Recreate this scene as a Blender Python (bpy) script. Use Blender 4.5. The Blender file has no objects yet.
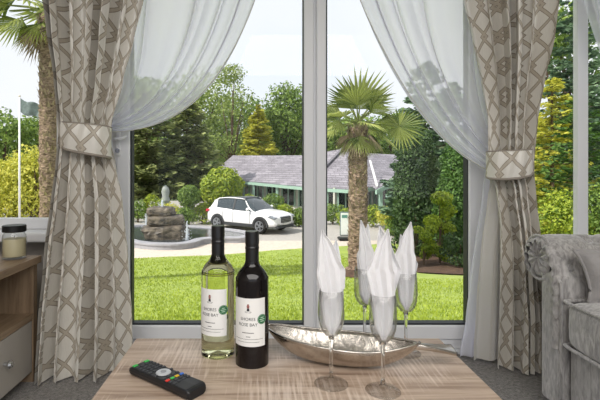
import bpy, bmesh, math, random
from mathutils import Vector, Matrix, noise as mnoise
PI = math.pi
sc = bpy.context.scene
C = sc.collection
random.seed(7)

# ---------------------------------------------------------------- camera, world, sun, lights, exposure
F, CX, HY, CZ = 450.0, 262.0, 168.0, 0.90
cam = bpy.data.cameras.new('camera'); camo = bpy.data.objects.new('camera', cam); C.objects.link(camo)
cam.lens = 27.0; cam.sensor_width = 36; cam.clip_start = 0.02; cam.clip_end = 400
camo.location = (0, 0, CZ); camo.rotation_euler = (PI/2, 0, 0)
cam.shift_x = (300-CX)/600; cam.shift_y = (HY-200)/600
sc.camera = camo

w = bpy.data.worlds.new('sky'); sc.world = w; w.use_nodes = True
nt = w.node_tree; nt.nodes.clear()
out = nt.nodes.new('ShaderNodeOutputWorld'); bg = nt.nodes.new('ShaderNodeBackground')
tc = nt.nodes.new('ShaderNodeTexCoord'); ns = nt.nodes.new('ShaderNodeTexNoise'); cr = nt.nodes.new('ShaderNodeValToRGB')
ns.inputs['Scale'].default_value = 2.2; ns.inputs['Detail'].default_value = 5
nt.links.new(tc.outputs['Generated'], ns.inputs['Vector']); nt.links.new(ns.outputs['Fac'], cr.inputs['Fac'])
cr.color_ramp.elements[0].position = .35; cr.color_ramp.elements[0].color = (.80, .86, .93, 1)
cr.color_ramp.elements[1].position = .62; cr.color_ramp.elements[1].color = (.90, .92, .94, 1)
nt.links.new(cr.outputs['Color'], bg.inputs['Color']); nt.links.new(bg.outputs[0], out.inputs[0])
bg.inputs['Strength'].default_value = 1.12

sun = bpy.data.lights.new('sun', 'SUN'); suno = bpy.data.objects.new('sun', sun); C.objects.link(suno)
sun.energy = 5.0; sun.angle = math.radians(1.2); sun.color = (1, .95, .86)
suno.rotation_euler = Vector((.66, .36, -.80)).to_track_quat('-Z', 'Y').to_euler()

ar = bpy.data.lights.new('ceiling_fill_light', 'AREA'); aro = bpy.data.objects.new('ceiling_fill_light', ar); C.objects.link(aro)  # broad unseen fill light, added under the ceiling to brighten the room
ar.shape = 'RECTANGLE'; ar.size = 3.4; ar.size_y = 2.0; ar.energy = 100; ar.color = (1, .96, .92)
aro.location = (.3, -1.1, 2.24)

vs = sc.view_settings
vs.view_transform = 'Standard'; vs.look = 'None'; vs.exposure = 0.0; vs.gamma = 1.0; vs.use_curve_mapping = False

# ---------------------------------------------------------------- helpers
def px(x, y, Y):                                   # point seen at photo pixel (x, y) and standing at distance Y
    return Vector(((x-CX)/F*Y, Y, CZ-(y-HY)/F*Y))
def gz(Y): return -0.9-.12*(min(max(Y, 5), 15.83)-5)
def gp(x, y):                                      # ground point under photo pixel
    s = (y-HY)/F
    lo, hi = 3.0, 80.0
    for _ in range(50):
        m = (lo+hi)/2
        if (CZ-gz(m))/m > s: lo = m
        else: hi = m
    return Vector(((x-CX)/F*lo, lo, gz(lo)))
def s2l(c):
    return tuple((v/255/12.92 if v/255 <= .04045 else ((v/255+.055)/1.055)**2.4) for v in c)

class MB:
    def __init__(s): s.v = []; s.f = []; s.uv = None
    def add(s, vs_, fs):
        b = len(s.v); s.v += [tuple(p) for p in vs_]; s.f += [tuple(b+i for i in f) for f in fs]
    def box(s, x0, y0, z0, x1, y1, z1):
        s.add([(x0,y0,z0),(x1,y0,z0),(x1,y1,z0),(x0,y1,z0),(x0,y0,z1),(x1,y0,z1),(x1,y1,z1),(x0,y1,z1)],
              [(3,2,1,0),(4,5,6,7),(0,1,5,4),(1,2,6,5),(2,3,7,6),(3,0,4,7)]); return s
    def lathe(s, prof, n=32, cx=0, cy=0, closed=False):
        b = len(s.v); m = len(prof)
        for r, z in prof:
            for i in range(n):
                a = 2*PI*i/n; s.v.append((cx+r*math.cos(a), cy+r*math.sin(a), z))
        for j in range(m if closed else m-1):
            k = (j+1) % m
            for i in range(n):
                i2 = (i+1) % n
                s.f.append((b+j*n+i, b+j*n+i2, b+k*n+i2, b+k*n+i))
        if not closed:
            if prof[0][0] > 1e-6: s.f.append(tuple(b+i for i in reversed(range(n))))
            if prof[-1][0] > 1e-6: s.f.append(tuple(b+(m-1)*n+i for i in range(n)))
        return s
    def tube(s, pts, r, n=8, cap=True):
        pts = [Vector(p) for p in pts]; b = len(s.v); m = len(pts)
        rs = r if isinstance(r, (list, tuple)) else [r]*m
        up = Vector((0, 0, 1))
        for j, p in enumerate(pts):
            d = (pts[min(j+1, m-1)]-pts[max(j-1, 0)]).normalized()
            u = d.cross(up)
            if u.length < .05: u = d.cross(Vector((1, 0, 0)))
            u.normalize(); v = u.cross(d)
            for i in range(n):
                a = 2*PI*i/n; s.v.append(tuple(p+(u*math.cos(a)+v*math.sin(a))*rs[j]))
        for j in range(m-1):
            for i in range(n):
                i2 = (i+1) % n; s.f.append((b+j*n+i, b+j*n+i2, b+(j+1)*n+i2, b+(j+1)*n+i))
        if cap:
            s.f.append(tuple(b+i for i in reversed(range(n)))); s.f.append(tuple(b+(m-1)*n+i for i in range(n)))
        return s
    def grid(s, nu, nv, fn, uvf=None, wrap=False):
        b = len(s.v)
        for j in range(nv+1):
            for i in range(nu+(0 if wrap else 1)):
                s.v.append(tuple(fn(i/nu, j/nv)))
        W = nu if wrap else nu+1
        for j in range(nv):
            for i in range(nu):
                i2 = (i+1) % W
                s.f.append((b+j*W+i, b+j*W+i2, b+(j+1)*W+i2, b+(j+1)*W+i))
        if uvf:
            s.uv = [uvf(i/nu, j/nv) for j in range(nv+1) for i in range(W)]
        return s
    def prism(s, poly, axis, a, b_):               # poly in the plane normal to axis
        n = len(poly)
        def P(p, t):
            return {'x': (t, p[0], p[1]), 'y': (p[0], t, p[1]), 'z': (p[0], p[1], t)}[axis]
        s.add([P(p, a) for p in poly]+[P(p, b_) for p in poly],
              [tuple(range(n)), tuple(reversed(range(n, 2*n)))]+[((i+1) % n, i, n+i, n+(i+1) % n) for i in range(n)])
        return s
    def xf(s, M): s.v = [tuple(M @ Vector(p)) for p in s.v]; return s
    def build(s, name, m=None, parent=None, smooth=False, bevel=0, sub=0, solid=0, flip=True):
        me = bpy.data.meshes.new(name); me.from_pydata(s.v, [], s.f); me.validate()
        if s.uv:
            L = me.uv_layers.new(name='UVMap')
            for lp in me.loops: L.data[lp.index].uv = s.uv[lp.vertex_index]
        if flip:
            bm = bmesh.new(); bm.from_mesh(me); bmesh.ops.recalc_face_normals(bm, faces=bm.faces); bm.to_mesh(me); bm.free()
        if smooth:
            for p in me.polygons: p.use_smooth = True
        if m: me.materials.append(m)
        o = bpy.data.objects.new(name, me); C.objects.link(o)
        if parent: o.parent = parent
        if solid:
            k = o.modifiers.new('solid', 'SOLIDIFY'); k.thickness = solid; k.offset = 0
        if bevel:
            k = o.modifiers.new('bevel', 'BEVEL'); k.width = bevel; k.segments = 2; k.limit_method = 'ANGLE'
            k.harden_normals = False
        if sub:
            k = o.modifiers.new('sub', 'SUBSURF'); k.levels = sub; k.render_levels = sub
        return o

def tag(o, label, cat, group=None, kind=None):
    o['label'] = label; o['category'] = cat
    if group: o['group'] = group
    if kind: o['kind'] = kind
    return o
def thing(name, label, cat, loc=(0, 0, 0), rz=0, group=None):
    o = bpy.data.objects.new(name, None); C.objects.link(o); o.empty_display_size = .05
    o.location = loc; o.rotation_euler = (0, 0, rz)
    return tag(o, label, cat, group)
def struct(o): o['kind'] = 'structure'; return o
def copy_tree(o, parent=None):
    c = o.copy(); C.objects.link(c); c.parent = parent
    for ch in list(o.children): copy_tree(ch, c)
    return c
def rel(o, root):                                   # parent with geometry given in world space
    return o

# materials
def mat(name, col, rough=.6, metal=0, var=0, vscale=8, bump=0, bscale=60, spec=.5, trans=0, ior=1.45, sheen=0, col2=None, coat=0, stretch=None, transl=0):
    m = bpy.data.materials.new(name); m.use_nodes = True
    n = m.node_tree.nodes; l = m.node_tree.links; p = n['Principled BSDF']
    c = s2l(col); p.inputs['Base Color'].default_value = (*c, 1)
    p.inputs['Roughness'].default_value = rough; p.inputs['Metallic'].default_value = metal
    p.inputs['Specular IOR Level'].default_value = spec; p.inputs['IOR'].default_value = ior
    p.inputs['Transmission Weight'].default_value = trans; p.inputs['Sheen Weight'].default_value = sheen
    p.inputs['Coat Weight'].default_value = coat
    t = n.new('ShaderNodeTexCoord'); vec = t.outputs['Object']
    if stretch:
        mp = n.new('ShaderNodeMapping'); mp.inputs['Scale'].default_value = stretch; l.new(vec, mp.inputs['Vector']); vec = mp.outputs['Vector']
    if var or col2:
        x = n.new('ShaderNodeTexNoise'); x.inputs['Scale'].default_value = vscale; x.inputs['Detail'].default_value = 6; x.inputs['Roughness'].default_value = .65
        l.new(vec, x.inputs['Vector']); r = n.new('ShaderNodeValToRGB'); l.new(x.outputs['Fac'], r.inputs['Fac'])
        a = s2l(col2) if col2 else tuple(v*(1-var) for v in c)
        b = c if col2 else tuple(min(1, v*(1+var)) for v in c)
        r.color_ramp.elements[0].position = .35; r.color_ramp.elements[1].position = .65
        r.color_ramp.elements[0].color = (*a, 1); r.color_ramp.elements[1].color = (*b, 1)
        l.new(r.outputs['Color'], p.inputs['Base Color'])
    if bump:
        x = n.new('ShaderNodeTexNoise'); x.inputs['Scale'].default_value = bscale; x.inputs['Detail'].default_value = 4
        l.new(vec, x.inputs['Vector']); bb = n.new('ShaderNodeBump'); bb.inputs['Strength'].default_value = bump; bb.inputs['Distance'].default_value = .01
        l.new(x.outputs['Fac'], bb.inputs['Height']); l.new(bb.outputs['Normal'], p.inputs['Normal'])
    if transl:
        tr = n.new('ShaderNodeBsdfTranslucent'); tr.inputs['Color'].default_value = (*c, 1); mx = n.new('ShaderNodeMixShader'); mx.inputs[0].default_value = transl
        src = p.inputs['Base Color'].links
        if src: l.new(src[0].from_socket, tr.inputs['Color'])
        l.new(p.outputs[0], mx.inputs[1]); l.new(tr.outputs[0], mx.inputs[2]); l.new(mx.outputs[0], n['Material Output'].inputs[0])
    return m

def leafmat(name, c1, c2, c3=None, scale=1.2, transl=.35):
    """leaf colour: species colour varied from leaf to leaf and in patches"""
    m = bpy.data.materials.new(name); m.use_nodes = True
    n = m.node_tree.nodes; l = m.node_tree.links; p = n['Principled BSDF']
    g = n.new('ShaderNodeNewGeometry'); r = n.new('ShaderNodeValToRGB')
    t = n.new('ShaderNodeTexCoord'); x = n.new('ShaderNodeTexNoise'); x.inputs['Scale'].default_value = scale; x.inputs['Detail'].default_value = 3
    l.new(t.outputs['Object'], x.inputs['Vector'])
    a = n.new('ShaderNodeMath'); a.operation = 'ADD'; b = n.new('ShaderNodeMath'); b.operation = 'MULTIPLY'; b.inputs[1].default_value = .5
    l.new(g.outputs['Random Per Island'], a.inputs[0]); l.new(x.outputs['Fac'], a.inputs[1]); l.new(a.outputs[0], b.inputs[0]); l.new(b.outputs[0], r.inputs['Fac'])
    e = r.color_ramp.elements; e[0].position = .25; e[1].position = .75
    e[0].color = (*s2l(c1), 1); e[1].color = (*s2l(c2), 1)
    if c3: k = e.new(.92); k.color = (*s2l(c3), 1)
    l.new(r.outputs['Color'], p.inputs['Base Color']); p.inputs['Roughness'].default_value = .55
    tr = n.new('ShaderNodeBsdfTranslucent'); mx = n.new('ShaderNodeMixShader'); mx.inputs[0].default_value = transl
    l.new(r.outputs['Color'], tr.inputs['Color']); l.new(p.outputs[0], mx.inputs[1]); l.new(tr.outputs[0], mx.inputs[2])
    l.new(mx.outputs[0], n['Material Output'].inputs[0])
    return m

def thinglass(name, ior=1.22, tint=(1, 1, 1), edge=1.0):
    m = bpy.data.materials.new(name); m.use_nodes = True
    n = m.node_tree.nodes; l = m.node_tree.links; n.remove(n['Principled BSDF'])
    a = n.new('ShaderNodeBsdfTransparent'); a.inputs['Color'].default_value = (*tint, 1)
    b = n.new('ShaderNodeBsdfGlossy'); b.inputs['Roughness'].default_value = .0
    f0 = ((ior-1)/(ior+1))**2                        # reflectance of a thin sheet, the same from both faces
    lw = n.new('ShaderNodeLayerWeight'); lw.inputs['Blend'].default_value = .5
    pw = n.new('ShaderNodeMath'); pw.operation = 'POWER'; pw.inputs[1].default_value = 4; l.new(lw.outputs['Facing'], pw.inputs[0])
    ma = n.new('ShaderNodeMath'); ma.operation = 'MULTIPLY_ADD'; ma.inputs[1].default_value = .8*min(1, f0*40); ma.inputs[2].default_value = f0; l.new(pw.outputs[0], ma.inputs[0])
    if edge < 1:                                     # longer way through the glass towards its outline
        p3 = n.new('ShaderNodeMath'); p3.operation = 'POWER'; p3.inputs[1].default_value = 3; l.new(lw.outputs['Facing'], p3.inputs[0])
        mc_ = n.new('ShaderNodeMixRGB'); mc_.inputs['Color1'].default_value = (*tint, 1); mc_.inputs['Color2'].default_value = (edge, edge, edge, 1)
        l.new(p3.outputs[0], mc_.inputs[0]); l.new(mc_.outputs[0], a.inputs['Color'])
    mx = n.new('ShaderNodeMixShader')
    l.new(ma.outputs[0], mx.inputs[0])
    l.new(a.outputs[0], mx.inputs[1]); l.new(b.outputs[0], mx.inputs[2]); l.new(mx.outputs[0], n['Material Output'].inputs[0])
    return m

def wood(name, ca, cb, cc, axis='x', sc_=1.0, rough=.5, saw=0):
    m = bpy.data.materials.new(name); m.use_nodes = True
    n = m.node_tree.nodes; l = m.node_tree.links; p = n['Principled BSDF']
    t = n.new('ShaderNodeTexCoord'); mp = n.new('ShaderNodeMapping'); l.new(t.outputs['Object'], mp.inputs['Vector'])
    s = {'x': (1.2, 16, 16), 'y': (16, 1.2, 16), 'z': (16, 16, 1.2)}[axis]
    mp.inputs['Scale'].default_value = tuple(v*sc_ for v in s)
    x = n.new('ShaderNodeTexNoise'); x.inputs['Scale'].default_value = 2.2; x.inputs['Detail'].default_value = 8; x.inputs['Roughness'].default_value = .7; x.inputs['Distortion'].default_value = .6
    l.new(mp.outputs[0], x.inputs['Vector']); r = n.new('ShaderNodeValToRGB'); l.new(x.outputs['Fac'], r.inputs['Fac'])
    e = r.color_ramp.elements; e[0].position = .3; e[0].color = (*s2l(ca), 1); e[1].position = .72; e[1].color = (*s2l(cc), 1); k = e.new(.5); k.color = (*s2l(cb), 1)
    col = r.outputs['Color']
    if saw:                                         # pale cross saw marks
        m2 = n.new('ShaderNodeMapping'); m2.inputs['Rotation'].default_value = (0, 0, .5); m2.inputs['Scale'].default_value = (160, 9, 9); l.new(t.outputs['Object'], m2.inputs['Vector'])
        y = n.new('ShaderNodeTexNoise'); y.inputs['Scale'].default_value = 1; y.inputs['Detail'].default_value = 2; l.new(m2.outputs[0], y.inputs['Vector'])
        z = n.new('ShaderNodeTexNoise'); z.inputs['Scale'].default_value = 5; l.new(t.outputs['Object'], z.inputs['Vector'])
        a = n.new('ShaderNodeMath'); a.operation = 'MULTIPLY'; l.new(y.outputs['Fac'], a.inputs[0]); l.new(z.outputs['Fac'], a.inputs[1])
        rr = n.new('ShaderNodeValToRGB'); l.new(a.outputs[0], rr.inputs['Fac']); rr.color_ramp.elements[0].position = .27; rr.color_ramp.elements[1].position = .42
        q = n.new('ShaderNodeMixRGB'); q.inputs['Color2'].default_value = (*s2l((226, 210, 196)), 1); l.new(col, q.inputs['Color1'])
        u = n.new('ShaderNodeMath'); u.operation = 'MULTIPLY'; u.inputs[1].default_value = saw; l.new(rr.outputs['Color'], u.inputs[0]); l.new(u.outputs[0], q.inputs[0]); col = q.outputs[0]
    l.new(col, p.inputs['Base Color']); p.inputs['Roughness'].default_value = rough
    bb = n.new('ShaderNodeBump'); bb.inputs['Strength'].default_value = .25; bb.inputs['Distance'].default_value = .002
    l.new(x.outputs['Fac'], bb.inputs['Height']); l.new(bb.outputs['Normal'], p.inputs['Normal'])
    return m

def curtain_mat():
    """champagne jacquard: interlaced zigzag lattice on satin, laid out in cloth (UV) metres"""
    m = bpy.data.materials.new('curtain_jacquard'); m.use_nodes = True
    n = m.node_tree.nodes; l = m.node_tree.links; p = n['Principled BSDF']
    uv = n.new('ShaderNodeUVMap'); sp = n.new('ShaderNodeSeparateXYZ'); l.new(uv.outputs[0], sp.inputs[0])
    def M(op, a, b=None, c=None):
        k = n.new('ShaderNodeMath'); k.operation = op
        for i, v in enumerate((a, b, c)):
            if v is None: continue
            if isinstance(v, (int, float)): k.inputs[i].default_value = v
            else: l.new(v, k.inputs[i])
        return k.outputs[0]
    PU, PV = .19, .27
    u = M('DIVIDE', sp.outputs[0], PU); v = M('DIVIDE', sp.outputs[1], PV)
    def zig(cu, cv, amp, sgn):                      # distance to a zigzag centred at cu (mod 1)
        t = M('FRACT', M('ADD', v, cv)); tri = M('SUBTRACT', M('ABSOLUTE', M('SUBTRACT', M('MULTIPLY', t, 2), 1)), .5)   # -.5..+.5
        uu = M('ADD', u, cu); f = M('ADD', uu, M('MULTIPLY', tri, amp*sgn))
        return M('ABSOLUTE', M('SUBTRACT', M('FRACT', f), .5))
    ds = [zig(0, 0, .62, 1), zig(0, 0, .62, -1), zig(.5, .5, .62, 1), zig(.5, .5, .62, -1)]
    vv = M('FRACT', M('MULTIPLY', v, 2)); hz = M('MULTIPLY', M('ABSOLUTE', M('SUBTRACT', vv, .5)), .62)
    d = ds[0]
    for k in ds[1:]: d = M('MINIMUM', d, k)
    half = .044
    band = M('LESS_THAN', d, half)
    edge = M('MULTIPLY', M('GREATER_THAN', d, half-.010), M('LESS_THAN', d, half+.008))
    mx = n.new('ShaderNodeMixRGB'); mx.inputs['Color1'].default_value = (*s2l((236, 232, 223)), 1); mx.inputs['Color2'].default_value = (*s2l((196, 186, 170)), 1)
    l.new(band, mx.inputs[0])
    m2 = n.new('ShaderNodeMixRGB'); m2.inputs['Color2'].default_value = (*s2l((124, 109, 90)), 1); l.new(mx.outputs[0], m2.inputs['Color1'])
    l.new(M('MULTIPLY', edge, .75), m2.inputs[0])
    # yarn irregularity
    mp = n.new('ShaderNodeMapping'); mp.inputs['Scale'].default_value = (400, 25, 1); l.new(uv.outputs[0], mp.inputs['Vector'])
    x = n.new('ShaderNodeTexNoise'); x.inputs['Scale'].default_value = 1; x.inputs['Detail'].default_value = 3; l.new(mp.outputs[0], x.inputs['Vector'])
    m3 = n.new('ShaderNodeMixRGB'); m3.blend_type = 'MULTIPLY'; m3.inputs[0].default_value = .22; l.new(m2.outputs[0], m3.inputs['Color1']); l.new(x.outputs['Fac'], m3.inputs['Color2'])
    l.new(m3.outputs[0], p.inputs['Base Color'])
    l.new(M('ADD', M('MULTIPLY', band, .22), .30), p.inputs['Roughness']); p.inputs['Sheen Weight'].default_value = .2
    p.inputs['Specular IOR Level'].default_value = .6
    bb = n.new('ShaderNodeBump'); bb.inputs['Strength'].default_value = .35; bb.inputs['Distance'].default_value = .002
    l.new(band, bb.inputs['Height']); l.new(bb.outputs['Normal'], p.inputs['Normal'])
    return m

def sheer_mat():
    m = bpy.data.materials.new('white_voile'); m.use_nodes = True
    n = m.node_tree.nodes; l = m.node_tree.links; n.remove(n['Principled BSDF'])
    d = n.new('ShaderNodeBsdfDiffuse'); d.inputs['Color'].default_value = (.90, .905, .97, 1)
    t = n.new('ShaderNodeBsdfTranslucent'); t.inputs['Color'].default_value = (.885, .89, .995, 1)
    tr = n.new('ShaderNodeBsdfTransparent')
    a = n.new('ShaderNodeMixShader'); a.inputs[0].default_value = .55; l.new(d.outputs[0], a.inputs[1]); l.new(t.outputs[0], a.inputs[2])
    lw = n.new('ShaderNodeLayerWeight'); lw.inputs['Blend'].default_value = .35
    r = n.new('ShaderNodeMapRange'); r.inputs['To Min'].default_value = .66; r.inputs['To Max'].default_value = .97; r.inputs['From Max'].default_value = .75
    l.new(lw.outputs['Facing'], r.inputs['Value'])
    b = n.new('ShaderNodeMixShader'); l.new(r.outputs[0], b.inputs[0]); l.new(tr.outputs[0], b.inputs[1]); l.new(a.outputs[0], b.inputs[2])
    l.new(b.outputs[0], n['Material Output'].inputs[0])
    return m

M_ = dict(
    upvc=mat('white_upvc', (236, 237, 240), .32, bump=.02, bscale=30),
    gasket=mat('dark_gasket', (38, 42, 46), .5),
    wall=mat('taupe_wallpaper', (172, 166, 160), .85, var=.05, vscale=20, bump=.1, bscale=120),
    ceil=mat('ceiling_white', (228, 227, 224), .9),
    carpet=mat('grey_carpet', (148, 143, 138), .98, col2=(88, 84, 80), vscale=70, bump=1.0, bscale=160, sheen=.3),
    glass=thinglass('window_glass'),
    table=wood('table_oak', (128, 106, 90), (180, 159, 141), (212, 195, 178), 'x', 1.0, .42, saw=.65),
    cab=wood('cabinet_oak', (112, 92, 72), (150, 128, 104), (172, 150, 124), 'y', 1.2, .5),
    cabv=wood('cabinet_oak_upright', (108, 88, 68), (146, 124, 100), (168, 146, 120), 'z', 1.2, .5),
    drawer=mat('drawer_grey', (178, 172, 164), .45),
    chrome=mat('polished_chrome', (215, 217, 220), .12, 1),
    silver=mat('hammered_silver', (196, 190, 182), .24, 1, bump=.18, bscale=55, var=.12, vscale=30),
    black=mat('black_plastic', (20, 20, 22), .38),
    remote=mat('remote_black', (30, 31, 34), .42),
    btn=mat('rubber_button', (64, 66, 70), .6),
    curtain=curtain_mat(), sheer=sheer_mat(),
    lining=mat('cream_lining', (226, 223, 216), .8, transl=.35, bump=.05, bscale=300),
    velvet=None,
    linen=mat('white_napkin', (248, 248, 250), .85, transl=.25, bump=.25, bscale=500),
)
def velvet():
    m = mat('crushed_velvet', (170, 166, 164), .62, bump=.35, bscale=45, sheen=.7)
    n = m.node_tree.nodes; l = m.node_tree.links; p = n['Principled BSDF']
    t = n.new('ShaderNodeTexCoord'); mp = n.new('ShaderNodeMapping'); mp.inputs['Scale'].default_value = (60, 60, 16); l.new(t.outputs['Object'], mp.inputs['Vector'])
    x = n.new('ShaderNodeTexNoise'); x.inputs['Scale'].default_value = 1; x.inputs['Detail'].default_value = 5; x.inputs['Distortion'].default_value = 1.5; l.new(mp.outputs[0], x.inputs['Vector'])
    r = n.new('ShaderNodeValToRGB'); l.new(x.outputs['Fac'], r.inputs['Fac']); e = r.color_ramp.elements
    e[0].position = .32; e[0].color = (*s2l((128, 125, 124)), 1); e[1].position = .68; e[1].color = (*s2l((188, 185, 183)), 1)
    l.new(r.outputs[0], p.inputs['Base Color']); return m
M_['velvet'] = velvet()

# ---------------------------------------------------------------- room shell
WY = 2.20                                          # inner face of the window wall
RX0, RX1, RB, CEIL = -1.62, 2.6, -2.6, 2.30
struct(MB().box(RX0-.1, RB, -.08, RX1+.1, WY+.15, 0).build('floor', M_['carpet']))
struct(MB().box(RX0-.1, RB, CEIL, RX1+.1, WY+.25, CEIL+.08).build('ceiling', M_['ceil']))
struct(MB().box(RX0-.1, RB, 0, RX0, WY+.15, CEIL).build('wall_left', M_['wall']))
struct(MB().box(RX1, RB, 0, RX1+.1, WY+.15, CEIL).build('wall_right', M_['wall']))
def X(x, Y=WY): return (x-CX)/F*Y
def Z(y, Y=WY): return CZ-(y-HY)/F*Y
TOP = 2.12
LW = (RX0+.02, X(64)); DW = (X(110), X(490)); RW = (X(524), 2.45)
SILL = Z(229); SILR = Z(254)                                      # height of side window frame bottoms
wl = MB()
wl.box(RX0, WY, TOP, RX1, WY+.12, CEIL)
wl.box(RX0, WY, 0, LW[1], WY+.12, SILL); wl.box(RX0, WY, SILL, LW[0], WY+.12, TOP)
wl.box(LW[1], WY, 0, DW[0], WY+.12, TOP); wl.box(DW[1], WY, 0, RW[0], WY+.12, TOP)
wl.box(RW[0], WY, 0, RX1, WY+.12, SILR); wl.box(RW[1], WY, SILR, RX1, WY+.12, TOP)
wl.box(DW[0], WY, 0, DW[1], WY+.12, Z(348))
struct(wl.build('wall_front', M_['wall']))

def sash(mb, x0, x1, z0, z1, yf, d, wl_, wr, wb, wt):
    mb.box(x0, yf, z0, x0+wl_, yf+d, z1); mb.box(x1-wr, yf, z0, x1, yf+d, z1)
    mb.box(x0+wl_, yf, z0, x1-wr, yf+d, z0+wb); mb.box(x0+wl_, yf, z1-wt, x1-wr, yf+d, z1)
# the glazed doors in the middle
door = bpy.data.objects.new('door_1', None); C.objects.link(door); struct(door)
zb = Z(348)
a = MB(); sash(a, DW[0], DW[1], zb, TOP, WY-.005, .08, .05, .05, .075, .05)
mc = (X(302)+X(327))/2
a.box(mc-.018, WY-.005, zb+.075, mc+.018, WY+.075, TOP-.05)
a.build('door_frame', M_['upvc'], door, bevel=.004)
a = MB(); sash(a, DW[0]+.04, mc-.006, zb+.05, TOP-.03, WY-.025, .07, X(131)-DW[0]-.04, mc-.006-X(303.5), Z(324)-zb-.05, .08)
a.build('door_leaf', M_['upvc'], door, bevel=.006)
a = MB(); sash(a, mc+.006, DW[1]-.04, zb+.05, TOP-.03, WY-.025, .07, X(325.5)-mc-.006, DW[1]-.04-X(467), Z(324)-zb-.05, .08)
a.build('door_leaf', M_['upvc'], door, bevel=.006)
for (g0, g1) in ((131, 303.5), (325.5, 467)):
    a = MB(); sash(a, X(g0)-.002, X(g1)+.002, Z(324)-.002, TOP-.1, WY-.012, .045, .009, .006, .010, .006)
    a.build('glazing_seal', M_['gasket'], door)
    MB().box(X(g0), WY+.012, Z(324), X(g1), WY+.016, TOP-.105).build('glass_pane', M_['glass'], door)
# raised mouldings on the leaves
a = MB(); a.box(X(113), WY-.012, Z(343), X(487), WY-.004, Z(338.5)); a.build('threshold_strip', M_['upvc'], door, bevel=.002)
# lever handle on the left leaf
h = MB().box(X(118), WY-.035, Z(156), X(122.5), WY-.025, Z(131)).build('handle_plate', M_['upvc'], door, bevel=.004)
MB().tube([(X(120.2), WY-.03, Z(139)), (X(120.2), WY-.075, Z(139)), (X(122), WY-.083, Z(139.5)), (X(127), WY-.085, Z(139.5)), (X(131.5), WY-.08, Z(137))], [.008, .008, .0085, .008, .006], 10).build('handle_lever', M_['upvc'], h, smooth=True)
MB().tube([(X(120.2), WY-.033, Z(151)), (X(120.2), WY-.045, Z(151))], .011, 14).build('handle_lock', M_['chrome'], h)

def side_window(name, x0, x1, mull, SILL):
    o = bpy.data.objects.new(name, None); C.objects.link(o); struct(o)
    a = MB(); sash(a, x0, x1, SILL, TOP, WY-.005, .07, .035, .035, .05, .05)
    for m in mull: a.box(m[0], WY-.004, SILL+.05, m[1], WY+.03, TOP-.05)
    a.build('window_frame', M_['upvc'], o, bevel=.004)
    b = MB(); xs = [x0+.035]+[v for m in mull for v in m]+[x1-.035]
    for i in range(0, len(xs), 2): b.box(xs[i], WY+.01, SILL+.05, xs[i+1], WY+.014, TOP-.05)
    b.build('glass_pane', M_['glass'], o)
    a = MB(); a.box(x0-.03, WY-.13, SILL-.045, x1+(.02 if name == 'window_1' else .1), WY, SILL)
    a.build('window_sill', M_['upvc'], o, bevel=.008)
side_window('window_1', LW[0], LW[1], [], SILL)
side_window('window_2', RW[0], RW[1], [(X(577), X(588))], SILR)
struct(MB().box(DW[0]-.02, WY-.03, 0, DW[1]+.02, WY, Z(348)).build('baseboard_front', M_['upvc'], bevel=.004))
struct(MB().box(RX0, WY-.015, 0, DW[0]-.02, WY, .09).build('baseboard_left', M_['upvc'], bevel=.003))
struct(MB().box(DW[1]+.02, WY-.015, 0, RX1, WY, .09).build('baseboard_right', M_['upvc'], bevel=.003))

# ---------------------------------------------------------------- ground outside
def paving(name, c1, c2, sc_): return mat(name, c1, .9, col2=c2, vscale=sc_, bump=.3, bscale=20)
grass = mat('mown_grass', (160, 178, 66), .85, col2=(126, 148, 44), vscale=3.0, bump=1.0, bscale=45, stretch=(1, 2.5, 1), spec=.2, sheen=.2)
asphalt = paving('grey_drive', (176, 172, 166), (160, 156, 152), 9)
slabs = paving('pale_paving', (208, 196, 182), (188, 178, 166), 6)
soil = mat('bark_mulch', (104, 80, 62), .95, col2=(52, 38, 30), vscale=14, bump=1, bscale=30)
def ground_sheet(name, m, xf, ys, nx=24, dz=0):
    a = MB()
    def fn(u, v):
        Y = ys[0]+(ys[1]-ys[0])*v; x0, x1 = xf(Y); xx = x0+(x1-x0)*u
        return (xx, Y, gz(Y)+dz+.03*mnoise.noise(Vector((xx*.3, Y*.3, 0))))
    a.grid(nx, 40, fn); return struct(a.build(name, m, smooth=True))
ground_sheet('ground_driveway', asphalt, lambda Y: (-60, 60), (15.9, 90), dz=-.04)
def slabfn(u, v):
    x = -14+u*28; Y0 = edge_Y(x)-.3; Y1 = 19.2+.02*x; Y = Y0+(Y1-Y0)*v; return (x, Y, gz(Y)-.005)
def edge_Y(x): 
    # far edge of the lawn
    return 16.6+.42*x-.02*x*x if x > -6 else 13.4
a = MB(); a.grid(40, 12, lambda u, v: slabfn(u, v)); struct(a.build('ground_paving', slabs, smooth=True))
def lawnfn(u, v):
    x = -14+u*30; Y1 = edge_Y(min(x, 9)); Y = 3+(Y1-3)*v
    return (x, Y, gz(Y)+.03+.02*mnoise.noise(Vector((x*.8, Y*.8, 0))))
a = MB(); a.grid(80, 70, lawnfn); struct(a.build('ground_lawn', grass, smooth=True))
# grass blades over the lawn
rnd = random.Random(3); a = MB()
for i in range(52000):
    Y = 4.6+13*rnd.random()**1.7; x = (rnd.uniform(125, 480)-CX)/F*Y
    if Y > edge_Y(min(x, 9))-.1 or (Y > 9.2 and x > 2.75): continue
    h = rnd.uniform(.02, .045); b = rnd.uniform(0, 2*PI); wd = .004+.0007*Y; z = gz(Y)+.03
    dx, dy = math.cos(b)*wd, math.sin(b)*wd; lx, ly = rnd.uniform(-.02, .02), rnd.uniform(-.02, .02)
    a.add([(x-dx, Y-dy, z), (x+dx, Y+dy, z), (x+lx, Y+ly, z+h)], [(0, 1, 2)])
o = a.build('grass_blades', leafmat('grass_blade', (128, 148, 40), (186, 200, 78), (214, 218, 118), 1.5, .3), flip=False)
tag(o, 'short mown green grass blades covering the lawn outside the glazed doors', 'grass', kind='stuff')
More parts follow.
